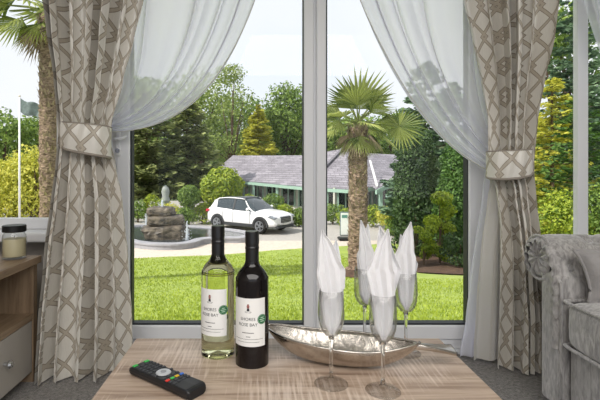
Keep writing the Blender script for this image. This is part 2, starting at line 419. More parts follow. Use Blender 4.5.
# beds
def bed(name, pts, label):
    a = MB(); n = 36; c = Vector((0, 0, 0))
    for p in pts: c += p
    c /= len(pts)
    ring = []
    for i in range(n):
        t = i/n*len(pts); k = int(t); f = t-k; f = f*f*(3-2*f)
        ring.append(pts[k].lerp(pts[(k+1) % len(pts)], f))
    def fn(u, v):
        p = c.lerp(ring[int(round(u*n)) % n], v); return (p.x, p.y, gz(p.y)+.05+.07*(1-v**3)+.03*mnoise.noise(Vector((p.x*4, p.y*4, 0))))
    a.grid(n, 10, fn, wrap=True); return struct(a.build(name, soil, smooth=True))
pb = gp(358, 276)
bed('ground_mulch_patch', [pb+Vector((.65*math.cos(i*PI/4), .8*math.sin(i*PI/4), 0)) for i in range(8)], '')
bed('ground_planting_bed', [gp(388, 268), gp(420, 275), gp(470, 277)+Vector((.2, 0, 0)), Vector((6.5, 9.3, 0)), Vector((11, 12, 0)), Vector((9, 18, 0)), Vector((5, 17, 0)), gp(398, 256)], '')
# woodland floor rising behind everything
a = MB(); a.grid(30, 10, lambda u, v: (-70+u*140, 42+v*50, -2.3+7*v*v+1.5*v+.8*mnoise.noise(Vector((u*8, v*3, 1))))); struct(a.build('ground_hillside', mat('woodland_floor', (70, 84, 44), .95, var=.3, vscale=.5), smooth=True))

# ---------------------------------------------------------------- vegetation
def leaf_cloud(a, rnd, blobs, n, size, shell=.55, flat=0):
    tot = [bx[3]*bx[4]*bx[5] for bx in blobs]; s = sum(tot)
    for (cx, cy, cz, rx, ry, rz), t in zip(blobs, tot):
        for _ in range(max(4, int(n*t/s))):
            d = Vector((rnd.gauss(0, 1), rnd.gauss(0, 1), rnd.gauss(0, 1))).normalized()
            r = shell+(1-shell)*rnd.random()**.6
            r *= 1+.16*mnoise.noise(Vector((d.x*2.5+cx, d.y*2.5+cy, d.z*2.5+cz)))
            p = Vector((cx+d.x*rx*r, cy+d.y*ry*r, cz+d.z*rz*r))
            nrm = (d+Vector((rnd.uniform(-.9, .9), rnd.uniform(-.9, .9), rnd.uniform(-.5, .9)))).normalized()
            if flat: nrm = (nrm*(1-flat)+Vector((0, 0, 1))*flat).normalized()
            u = nrm.orthogonal().normalized(); v = nrm.cross(u); q = rnd.uniform(0, 2*PI)
            u, v = u*math.cos(q)+v*math.sin(q), v*math.cos(q)-u*math.sin(q)
            k = size*rnd.uniform(.6, 1.3); k2 = k*rnd.uniform(.4, .75)
            a.add([p-u*k, p+v*k2+nrm*k*.15, p+u*k, p-v*k2+nrm*k*.15], [(0, 1, 2, 3)])
bark = mat('tree_bark', (96, 80, 64), .95, var=.3, vscale=6, bump=.8, bscale=20, stretch=(3, 3, .6))
LM = dict(
    green=leafmat('leaf_green', (74, 104, 40), (146, 172, 76), (182, 200, 106), .8),
    pale=leafmat('leaf_pale_green', (98, 122, 52), (166, 182, 98), (200, 208, 140), .8),
    dark=leafmat('leaf_dark_green', (36, 62, 32), (92, 120, 66), (124, 148, 86), .9),
    blue=leafmat('leaf_blue_green', (70, 98, 74), (132, 160, 122), (168, 188, 150), .9),
    thuja=leafmat('leaf_thuja', (46, 82, 34), (108, 146, 64), (140, 172, 84), 1.5),
    gold=leafmat('leaf_gold', (168, 174, 66), (228, 224, 104), (242, 238, 138), 1.5, .45),
    lime=leafmat('leaf_lime', (96, 124, 30), (182, 196, 62), (214, 218, 96), 1.8),
    cedar=leafmat('leaf_cedar', (88, 104, 58), (176, 184, 116), (214, 214, 156), .8),
)
def trunk_mb(h, r, wob=.1, rnd=random):
    a = MB(); p = [(rnd.uniform(-wob, wob)*i/4, rnd.uniform(-wob, wob)*i/4, h*i/5) for i in range(6)]; p[0] = (0, 0, -.1)
    a.tube(p, [r*(1-.7*i/5) for i in range(6)], 8); return a
SEED = [100]
def broadleaf(loc, w_, h_, m, n, size, name, label, cat='tree', group=None, low=.25, clumps=14, fill=False):
    SEED[0] += 1; rnd = random.Random(SEED[0]); root = thing(name, label, cat, loc, 0, group)
    bl = []
    for i in range(clumps):
        t = rnd.random(); ang = rnd.uniform(0, 2*PI); z = h_*(low+(1-low)*t)
        R = w_/2*math.sqrt(max(.05, 1-((t-.35)/.68)**2))
        r = R*rnd.uniform(.28, .75); s = w_*rnd.uniform(.16, .27)
        bl.append((math.cos(ang)*r, math.sin(ang)*r, min(z, h_-s*.7), s, s, s*.8))
    if fill: bl.append((0, 0, h_*(low+1)/2, w_*.4, w_*.4, h_*(1-low)*.46))
    a = MB(); leaf_cloud(a, rnd, bl, n, size); a.build('foliage', LM[m], root, flip=False)
    t = trunk_mb(h_*.8, max(.03, w_*.035), w_*.03, rnd)
    for b in bl[::2]: t.tube([(0, 0, h_*low*.7), (b[0]*.5, b[1]*.5, (h_*low*.7+b[2])*.55), (b[0], b[1], b[2])], [w_*.018, w_*.012, w_*.005], 5)
    t.build('trunk', bark, root); return root
def conifer(loc, w_, h_, m, n, size, name, label, cat='tree', group=None, low=.08, droop=.25, power=1.0, flat=.5):
    SEED[0] += 1; rnd = random.Random(SEED[0]); root = thing(name, label, cat, loc, 0, group)
    a = MB(); nb = max(40, n//40); br = MB()
    for i in range(nb):
        t = rnd.random()**1.25; z = h_*(low+(1-low)*t); L = w_/2*((1-t)**power)*rnd.uniform(.75, 1.1)+.02*w_
        an = rnd.uniform(0, 2*PI); k = max(6, int(n/nb*(1.6*(1-t)+.35)))
        for j in range(k):
            s = rnd.random()**.6; px_ = L*s; sp = L*.22*(1.1-s)+size*.4
            p = Vector((math.cos(an)*px_+rnd.uniform(-sp, sp), math.sin(an)*px_+rnd.uniform(-sp, sp), z-droop*px_+rnd.uniform(-1, 1)*size*.6+ (s**3)*L*.18))
            d = Vector((math.cos(an), math.sin(an), -droop)).normalized()
            side = Vector((-math.sin(an), math.cos(an), rnd.uniform(-.8, .8))).normalized()
            d = (d+side*rnd.uniform(-.9, .9)).normalized(); up = d.cross(side); side = (side+up*rnd.uniform(-flat, flat)).normalized()
            kk = size*rnd.uniform(.6, 1.3)
            a.add([p-d*kk, p+side*kk*.6, p+d*kk, p-side*kk*.6], [(0, 1, 2, 3)])
        if i % 3 == 0: br.tube([(0, 0, z), (math.cos(an)*L*.8, math.sin(an)*L*.8, z-droop*L*.8)], [w_*.008, w_*.002], 4)
    a.build('foliage', LM[m], root, flip=False)
    t = trunk_mb(h_*.95, max(.03, w_*.03), .0, rnd); b0 = len(t.v); t.v += br.v; t.f += [tuple(b0+i for i in f) for f in br.f]
    t.build('trunk', bark, root); return root
def ball(loc, w_, h_, m, n, size, name, label, cat='shrub', group=None):
    SEED[0] += 1; rnd = random.Random(SEED[0]); root = thing(name, label, cat, loc, 0, group)
    a = MB(); rz = min(h_*.5, w_*.5); zc = h_-rz; leaf_cloud(a, rnd, [(0, 0, zc, w_/2, w_/2, rz)], n, size, .8); leaf_cloud(a, rnd, [(0, 0, zc-.05, w_*.38, w_*.38, rz*.8)], n//3, size*1.3, .5)
    a.build('foliage', LM[m], root, flip=False); trunk_mb(h_*.8, w_*.05, .0, rnd).build('trunk', bark, root); return root
def column(loc, w_, h_, m, n, size, name, label, cat='shrub', tip=.5):
    SEED[0] += 1; rnd = random.Random(SEED[0]); root = thing(name, label, cat, loc)
    a = MB(); bl = [(0, 0, h_*.36, w_*.48, w_*.48, h_*.36), (0, 0, h_*.62, w_*.5*tip**.5, w_*.5*tip**.5, h_*.30), (0, 0, h_*.82, w_*.5*tip, w_*.5*tip, h_*.18)]
    for i in range(26):
        t = rnd.random()*.9; an = rnd.uniform(0, 2*PI); r = w_*.42*(1-t*(1-tip)*1.1); bl.append((math.cos(an)*r, math.sin(an)*r, h_*(.06+t*.86), w_*.14, w_*.14, h_*.09))
    leaf_cloud(a, rnd, bl[:3], n, size, .82); leaf_cloud(a, rnd, bl[3:], n//2, size, .6)
    a.build('foliage', LM[m], root, flip=False); trunk_mb(h_*.8, w_*.05, 0, rnd).build('trunk', bark, root); return root
def at(x, Y, z=None):
    return (X(x, Y), Y, gz(Y) if z is None else z)
def hpx(y, Y, base=None): return Z(y, Y)-(gz(Y) if base is None else base)
HG = -2.2
# --- left pane: far to near
G = 'woodland trees behind the lodge'
broadleaf(at(200, 56), 13, hpx(72, 56), 'pale', 5200, .22, 'broadleaf_tree', 'tall loose pale green tree rising behind the left net curtain', group=G, low=.3, clumps=26)
broadleaf(at(232, 48), 5.5, hpx(64, 48), 'pale', 1900, .15, 'broadleaf_tree', 'slim pale tree with thin top just right of the left net curtain edge', group=G, low=.3, clumps=18)
broadleaf(at(287, 52), 7.5, hpx(84, 52), 'green', 7000, .2, 'broadleaf_tree', 'round dark green tree between the golden conifer and the middle door frame', group=G, low=.3, clumps=26, fill=True)
broadleaf(at(243, 66), 13, hpx(98, 66), 'green', 5500, .24, 'broadleaf_tree', 'bushy green tree left of and behind the golden conifer', group=G, low=.2, clumps=20, fill=True)
broadleaf(at(142, 46), 10, hpx(80, 46), 'green', 5000, .26, 'broadleaf_tree', 'wide green tree at the far left seen through the left net curtain', group=G, low=.2, clumps=20, fill=True)
broadleaf(at(318, 58), 9, hpx(112, 58), 'green', 4500, .2, 'broadleaf_tree', 'green tree showing above the lodge roof beside the middle door frame', group=G, low=.2, clumps=20, fill=True)
broadleaf(at(348, 50), 8.5, hpx(118, 50), 'green', 5500, .24, 'broadleaf_tree', 'green tree above the lodge roof directly behind the palm', group=G, low=.2, clumps=20, fill=True)
broadleaf(at(400, 52), 9.5, hpx(112, 52), 'green', 5500, .22, 'broadleaf_tree', 'green tree above the lodge roof right of the palm trunk', group=G, low=.2, clumps=20, fill=True)
broadleaf(at(275, 76), 14, hpx(112, 76), 'lime', 4500, .26, 'broadleaf_tree', 'light green tree far behind the golden conifer', group=G, low=.2, clumps=18, fill=True)
conifer(at(258, 47), 5.6, hpx(106, 47), 'gold', 9000, .22, 'golden_conifer', 'golden yellow cone-shaped conifer above the lodge roof', 'tree', low=.2, droop=.1, power=.75)
conifer(at(146, 31), 6.4, hpx(94, 31), 'cedar', 9500, .22, 'cedar_tree', 'dark layered cedar left of the pair at the left door pane', 'tree', 'cedars behind the fountain', low=.15, droop=.12, power=.6)
conifer(at(187, 33), 5.8, hpx(98, 33), 'cedar', 8500, .22, 'cedar_tree', 'dark layered cedar right behind the yellow-green bush', 'tree', 'cedars behind the fountain', low=.12, droop=.12, power=.6)
ball(at(222, 26.5), 2.55, hpx(167, 26.5), 'lime', 3200, .1, 'rounded_bush', 'large yellow-green rounded bush left of the lodge roof', 'shrub')
ball(at(189, 25.0), 1.3, hpx(184, 26), 'green', 1500, .06, 'clipped_bush', 'round dark green clipped bush left of the large yellow-green bush', 'shrub')
ball(at(249, 25.5), 1.15, hpx(194, 25.5), 'lime', 900, .06, 'clipped_bush', 'small yellow-green clipped dome above the car roof', 'shrub')
ball(at(273, 25.2), 1.35, hpx(193, 25.2), 'green', 1300, .06, 'clipped_bush', 'round green clipped bush above the car windscreen', 'shrub')
ball(at(285, 24.0), .95, hpx(204, 24.0), 'lime', 900, .06, 'clipped_bush', 'olive yellow clipped dome above the car bonnet', 'shrub')
ball(at(299, 24.0), .9, hpx(208, 24.0), 'green', 900, .06, 'clipped_bush', 'bright green dome beside the middle door frame beyond the car nose', 'shrub')
for i, (x, y, Y, wd, m, lb) in enumerate([(138, 201, 26, 1.5, 'green', 'green border shrub at the left edge of the left pane'), (153, 194, 27, 1.7, 'lime', 'yellow-green border shrub behind the stacked rocks'),
        (172, 203, 24.2, 1.6, 'gold', 'golden border shrub right of the stacked rocks'), (187, 207, 23.8, 1.4, 'green', 'green border shrub under the round dark clipped bush'),
        (202, 203, 25.2, 1.5, 'lime', 'yellow-green border shrub left of the car tail'), (216, 202, 26, 1.6, 'green', 'green border shrub behind the car tail'), (234, 200, 26.5, 1.6, 'lime', 'yellow-green border shrub showing over the middle of the car')]):
    broadleaf(at(x, Y), wd, hpx(y, Y), m, 1100, .06, 'border_shrub', lb, 'shrub', 'border shrubs behind the drive', low=.1, clumps=9, fill=True)
# --- right pane
conifer(at(425, 19), 3.6, hpx(62, 19), 'blue', 8000, .14, 'dark_conifer', 'tall blue-green conifer behind the palm crown in the right pane', 'tree', low=.1, droop=.15, power=.5)
conifer(at(452, 17), 3.4, hpx(85, 17), 'blue', 6500, .14, 'dark_conifer', 'blue-green conifer half behind the right net curtain', 'tree', low=.1, droop=.15, power=.5)
column(at(416, 14.5), 1.5, hpx(122, 14.5), 'dark', 9000, .05, 'column_conifer', 'dark green upright conifer left of the pair beside the palm', tip=.75)
column(at(453, 12.8), 1.1, hpx(134, 12.8), 'thuja', 9000, .04, 'column_conifer', 'bright green pointed conifer at the right edge of the right pane', tip=.42)
broadleaf((X(440, 11.9), 11.9, gz(11.9)+.1), .95, hpx(196, 11.9), 'lime', 3600, .04, 'golden_shrub', 'airy yellow-green shrub in the bed before the pointed conifer', 'shrub', low=.1, clumps=12)
broadleaf((X(424, 11.6), 11.6, gz(11.6)+.1), .7, hpx(222, 11.6), 'lime', 1800, .035, 'golden_shrub', 'low yellow-green shrub right of the right-hand napkin', 'shrub', low=.1, clumps=8)
broadleaf((X(460, 11.0), 11.0, gz(11)+.1), .8, hpx(238, 11.0), 'dark', 1800, .035, 'low_shrub', 'low dark green shrub on mulch by the right pane edge', 'shrub', low=.1, clumps=8)
for (x, y, Y, wd, m, lb) in [(333, 204, 25, 1.6, 'green', 'green hedge bush under the lodge window left of the palm'), (345, 208, 23.5, 1.2, 'lime', 'yellow-green low bush behind the white board sign'),
        (373, 205, 24, 1.4, 'lime', 'yellow-green bush just right of the palm trunk'), (386, 206, 23, 1.3, 'gold', 'golden bush under the lodge porch'), (399, 196, 21, 1.3, 'lime', 'taller yellow-green bush left of the dark upright conifer'),
        (396, 214, 19.5, 1.0, 'green', 'low green bush at the foot of the lodge porch bed')]:
    broadleaf(at(x, Y), wd, hpx(y, Y), m, 1100, .06, 'border_shrub', lb, 'shrub', 'border shrubs before the lodge', low=.08, clumps=9, fill=True)
# --- right window
def atr(x, Y): return at(x, Y)
conifer(atr(552, 15.5), 3.2, hpx(78, 15.5), 'gold', 7000, .1, 'golden_conifer', 'golden yellow conifer right of the right curtain', 'tree', low=.02, droop=.15, power=.55)
conifer(atr(583, 21), 4.5, hpx(-60, 21), 'blue', 8500, .17, 'dark_conifer', 'very tall blue-green conifer behind the white window mullion', 'tree', low=.1, droop=.2, power=.5)
conifer(atr(612, 16), 3.4, hpx(-10, 16), 'blue', 7000, .12, 'dark_conifer', 'tall blue-green conifer at the right edge of the picture', 'tree', low=.02, droop=.2, power=.4)
conifer(atr(578, 13.5), 2.2, hpx(100, 13.5), 'thuja', 7500, .07, 'green_conifer', 'mid green bushy conifer behind the lower mullion', 'tree', low=.02, droop=.1, power=.35)
broadleaf(atr(560, 25), 7, hpx(10, 25), 'green', 5000, .16, 'broadleaf_tree', 'loose green tree high between the right curtain and the mullion', 'tree', low=.3, clumps=22)
broadleaf(atr(556, 12.2), 2.2, hpx(190, 12.2), 'lime', 4500, .05, 'low_shrub', 'light green spreading shrub just above the armchair arm', 'shrub', low=.05, clumps=12, fill=True)
broadleaf(atr(600, 12), 2.2, hpx(180, 12), 'green', 4500, .05, 'low_shrub', 'mid green shrub right of the mullion above the armchair', 'shrub', low=.05, clumps=12, fill=True)
broadleaf(atr(535, 19), 3, hpx(120, 19), 'green', 3500, .1, 'broadleaf_tree', 'green tree half behind the right curtain', 'tree', low=.05, clumps=14, fill=True)
# --- left window
for (x, y, Y, wd, m, lb) in [(-8, 158, 24, 4, 'gold', 'golden hedge bush at the picture left edge'), (14, 150, 24.5, 3.5, 'gold', 'golden hedge bush behind the flagpole'), (36, 146, 24, 3.6, 'gold', 'golden hedge bush between flagpole and shaggy trunk'), (60, 152, 25, 3, 'lime', 'yellow-green hedge bush behind the shaggy palm trunk')]:
    broadleaf(at(x, Y), wd, hpx(y, Y), m, 3800, .09, 'golden_bush', lb, 'shrub', 'golden bushes beyond the left window', low=.02, clumps=14, fill=True)
broadleaf(at(4, 38), 6.5, hpx(108, 38), 'green', 4500, .18, 'broadleaf_tree', 'green tree left of the flagpole top', 'tree', 'trees beyond the left window', low=.1, clumps=18, fill=True)
broadleaf(at(40, 48), 7, hpx(116, 48), 'green', 4500, .18, 'broadleaf_tree', 'green tree right of the flagpole behind the flag', 'tree', 'trees beyond the left window', low=.1, clumps=18, fill=True)
broadleaf(at(78, 52), 8, hpx(100, 52), 'green', 4500, .2, 'broadleaf_tree', 'green tree behind the left curtain', 'tree', 'trees beyond the left window', low=.1, clumps=18, fill=True)

# palms
palm_green = leafmat('palm_frond', (84, 104, 44), (168, 176, 98), (220, 218, 150), 2.0, .3)
palm_dry = leafmat('palm_dead_frond', (104, 88, 74), (190, 170, 150), None, 2.0, .2)
trunk_m = mat('palm_fibre', (164, 142, 122), .95, col2=(74, 58, 48), vscale=12, bump=1, bscale=30, stretch=(1, 1, 3))
def fan(a, stems, c, d, R, rnd, n=17, spread=2.3, fold=.25, width=.034, roll=0):
    """one fan leaf: stalk from c along d, then pleated blades"""
    d = d.normalized(); side = d.cross(Vector((0, 0, 1)))
    if side.length < .1: side = Vector((1, 0, 0))
    side.normalize(); up = side.cross(d)
    if roll: side, up = side*math.cos(roll)+up*math.sin(roll), up*math.cos(roll)-side*math.sin(roll)
    for i in range(n):
        t = (i/(n-1)-.5)*spread; v = d*math.cos(t)+side*math.sin(t); L = R*(.72+.28*math.cos(t))*rnd.uniform(.88, 1.06)
        p0 = c; p1 = c+v*L*.55+up*fold*L*.1; p2 = c+v*L+Vector((0, 0, -1))*L*rnd.uniform(.02, .16)
        s = v.cross(up).normalized()*width*R
        ridge = up*width*R*.6
        a.add([p0, p1-s, p1+ridge, p1+s, p2], [(0, 1, 2), (0, 2, 3), (1, 4, 2), (2, 4, 3)])
def palm(name, label, base, top, r, R, nleaf, seed, extra=(), dry=14):
    rnd = random.Random(seed); root = thing(name, label, 'palm tree', tuple(base))
    H = (top-base).length; ax = top-base
    a = MB(); rings = 70; seg = 22
    def fn(u, v):
        rr = r*(1.12-.12*v)*(1+.16*abs(math.sin(v*rings/2*PI+3*u*2*PI))**.6*(.5+mnoise.noise(Vector((u*14, v*40, seed)))) ) * (1.25 if v < .04 else 1)
        c = ax*v+Vector((.06*math.sin(v*3), 0, 0))*0; an = 2*PI*u
        return c+Vector((math.cos(an)*rr, math.sin(an)*rr, 0))
    a.grid(seg, rings*3, fn, wrap=True); a.build('trunk', trunk_m, root, smooth=False)
    # leaf bases and fibre
    a = MB()
    for i in range(650):
        v = rnd.random(); an = rnd.uniform(0, 2*PI); c = ax*v; rr = r*1.08
        p = c+Vector((math.cos(an)*rr, math.sin(an)*rr, 0)); o_ = Vector((math.cos(an), math.sin(an), 0)); s = Vector((-math.sin(an), math.cos(an), 0))*r*.18
        L = r*rnd.uniform(.3, .75)*(1.6 if v > .85 else 1)
        a.add([p-s, p+s, p+o_*L*.55+Vector((0, 0, L))], [(0, 1, 2)])
    o = a.build('fibre', palm_dry, root, flip=False); o['kind'] = 'stuff'
    T = ax
    live = []
    for i in range(nleaf):
        an = i*2.399963+seed; t = (i+.5)/nleaf; el = math.radians(80-105*t)+rnd.uniform(-.1, .1)
        live.append((Vector((math.cos(an)*math.cos(el), math.sin(an)*math.cos(el), math.sin(el))), R*rnd.uniform(.85, 1.05), rnd.uniform(-.5, .5), palm_green))
    for i in range(dry):
        an = i*2.4; el = math.radians(-42-rnd.uniform(0, 32))
        live.append((Vector((math.cos(an)*math.cos(el), math.sin(an)*math.cos(el), math.sin(el))), R*.7, 0, palm_dry if i % 2 else palm_green))
    for e in extra: live.append(e)
    for lf in live:
        d, RR, roll, m = lf[:4]; st, FR, spr, nb_ = lf[4:] if len(lf) > 4 else (RR*.42, RR*.62, 2.3, 17)
        a = MB(); s0 = T+Vector((0, 0, r*.5))
        c = s0+d.normalized()*st
        a.tube([s0, s0+d.normalized()*st*.5+Vector((0, 0, .03)), c], [.018*RR, .014*RR, .01*RR], 5)
        dd = (d.normalized()+Vector((0, 0, -.22 if len(lf) == 4 else 0))).normalized()
        fan(a, None, c, dd, FR, rnd, roll=roll, n=nb_, spread=spr)
        a.build('frond', m, root, flip=False)
    return root
pb = gp(358, 274); ptop = px(357, 128, pb.y)
palm('fan_palm', 'fan palm with shaggy brown trunk on the lawn in the right door pane', pb, Vector((pb.x, pb.y, ptop.z)), r=.19, R=1.2, nleaf=17, seed=5, dry=12,
     extra=[(Vector((.93, -.36, -.10)), 1.3, 1.45, palm_green, .92, .68, 5.4, 32), (Vector((.04, -.30, .95)), 1.3, 0, palm_green, .34, 1.08, 2.9, 20), (Vector((-.45, -.25, .8)), 1.3, 0, palm_green, .4, .85, 2.4, 17), (Vector((.5, .1, .75)), 1.3, 0, palm_green, .4, .85, 2.4, 17), (Vector((-.85, -.45, .1)), 1.2, 1.2, palm_green, .55, .55, 4.6, 28)])
lb_ = Vector((X(51, 8.6), 8.6, gz(8.6))); lt = px(49, 16, 8.6)
palm('fan_palm', 'tall palm with pale shaggy trunk between flagpole and left curtain', lb_, lt, r=.165, R=1.4, nleaf=18, seed=11, dry=10,
     extra=[(Vector((-.8, -.5, -.15)), 1.6, .3, palm_green), (Vector((-.95, -.2, .1)), 1.7, 0, palm_green), (Vector((-.6, -.75, -.5)), 1.4, 0, palm_green)])

# flagpole
fp = at(19.5, 20); root = thing('flagpole', 'white flagpole with grey-green flag beyond the left window', 'flagpole', fp)
H = hpx(97, 20); MB().tube([(0, 0, -.05), (0, 0, H)], [.05, .035], 12).build('pole', mat('white_pole', (235, 236, 238), .35), root, smooth=True)
MB().lathe([(0, H+.1), (.05, H+.07), (.06, H+.03), (.03, H)], 14).build('finial', mat('pole_cap', (210, 205, 190), .4), root)
a = MB(); a.grid(16, 10, lambda u, v: (.05+.82*u, .10*math.sin(u*8+v*2)*u, H-.05-.62*v-.32*u-.06*math.sin(u*6)))
a.build('flag', mat('flag_cloth', (128, 142, 140), .8, var=.25, vscale=5, transl=.3), root, smooth=True, solid=.004)

# ---------------------------------------------------------------- fountain
stone = mat('wet_slate', (122, 112, 98), .5, col2=(40, 38, 37), vscale=3, bump=.9, bscale=8, stretch=(1, 1, 2.5))
rimm = mat('pale_rim_stone', (158, 158, 164), .5, var=.12, vscale=4, bump=.2, bscale=15)
def rock(name, c, sx, sy, sz, seed, label, rz=0):
    a = MB(); n = 20
    def fn(u, v):
        th = 2*PI*u; ph = PI*(v-.5); q = .32
        sg = lambda t, e: math.copysign(abs(t)**e, t)
        p = Vector((sx*sg(math.cos(ph), q)*sg(math.cos(th), .55), sy*sg(math.cos(ph), q)*sg(math.sin(th), .55), sz*sg(math.sin(ph), .5)))
        k = 1+.16*mnoise.noise(p*2.3+Vector((seed, 0, 0)))+.07*mnoise.noise(p*7+Vector((seed, 0, 3)))
        q2 = p*k; q2.z = p.z*(1+.25*(k-1)); return q2
    a.grid(32, 22, fn, wrap=True); o = a.build(name, stone, smooth=False)
    o.location = c; o.rotation_euler = (0, 0, rz); return tag(o, label, 'rock', 'rocks stacked in the fountain')
fy = 19.0
rock('fountain_rock', px(167, 232.5, fy), .92, .75, .37, 1, 'wide lowest rock of the fountain stack standing in the pond')
rock('fountain_rock', px(166, 220, fy), .74, .6, .22, 4, 'middle dark rock of the fountain stack', .3)
rock('fountain_rock', px(161, 211, fy), .56, .5, .19, 9, 'flat topmost rock of the fountain stack', -.2)
# pond: curved low wall
pond = thing('fountain_pond', 'curving pale stone fountain pond round the stacked rocks', 'pond', (0, 0, 0))
ctrl = [(118, 232), (122, 243), (140, 248.5), (170, 250), (192, 248), (205, 244), (225, 243), (245, 242.5), (253, 239), (248, 236), (225, 232.5), (200, 230), (170, 229), (135, 229)]
cp = [Vector(gp(*c)) for c in ctrl]; N = 112; ring = []
for i in range(N):
    t = i/N*len(cp); k = int(t); f = t-k; p = [cp[(k+j) % len(cp)] for j in (-1, 0, 1, 2)]
    q = .5*((2*p[1])+(-p[0]+p[2])*f+(2*p[0]-5*p[1]+4*p[2]-p[3])*f*f+(-p[0]+3*p[1]-3*p[2]+p[3])*f**3); ring.append(q)
cen = sum(ring, Vector())/N; a = MB()
gz0 = -2.2
prof = [(0, -.1), (0, .15), (-.04, .16), (-.04, .22), (.02, .23), (.34, .23), (.36, .16), (.3, .15), (.3, -.05)]
def pf(u, v):
    i = int(round(u*N)) % N; p = ring[i]; tg = (ring[(i+1) % N]-ring[i-1]); nn = Vector((-tg.y, tg.x, 0)).normalized()
    if (cen-p).dot(nn) < 0 and abs((cen-p).normalized().dot(nn)) > .3: nn = -nn
    k = int(round(v*(len(prof)-1))); return (p.x+nn.x*prof[k][0], p.y+nn.y*prof[k][0], max(gz(p.y), gz0)+prof[k][1])
a.grid(N, len(prof)-1, pf, wrap=True); a.build('pond_wall', rimm, pond)
b = MB(); b.add([(p.x, p.y, gz0+.17) for p in ring], [tuple(range(N))])
water = mat('pond_water', (62, 68, 72), .22, bump=.6, bscale=6, spec=.8); b.build('water', water, pond)
jet = mat('spray_water', (235, 240, 245), .3, transl=.5)
for (x, y0, y1, Y) in [(187, 222, 240, 18.4), (162, 201, 210, 19), (146, 214, 232, 19.4)]:
    a = MB(); rnd = random.Random(x); p0 = px(x, y1, Y); p1 = px(x, y0, Y); hh = p1.z-p0.z
    a.tube([p0, p0.lerp(p1, .5), p1], [.07, .04, .012], 8)
    for i in range(90):
        t = rnd.random(); q = p0.lerp(p1, t); r0 = .13*(1-t)+.015; q = q+Vector((rnd.gauss(0, r0), rnd.gauss(0, r0), rnd.uniform(0, .04))); s = rnd.uniform(.008, .02)
        a.add([q+Vector((s, 0, 0)), q+Vector((-s, 0, 0)), q+Vector((0, s, 0)), q+Vector((0, 0, s*2.4))], [(0, 2, 3), (2, 1, 3), (0, 3, 1), (0, 1, 2)])
    o = a.build('water_jet', jet, pond); o['label'] = 'white water jet'; o['kind'] = 'stuff'

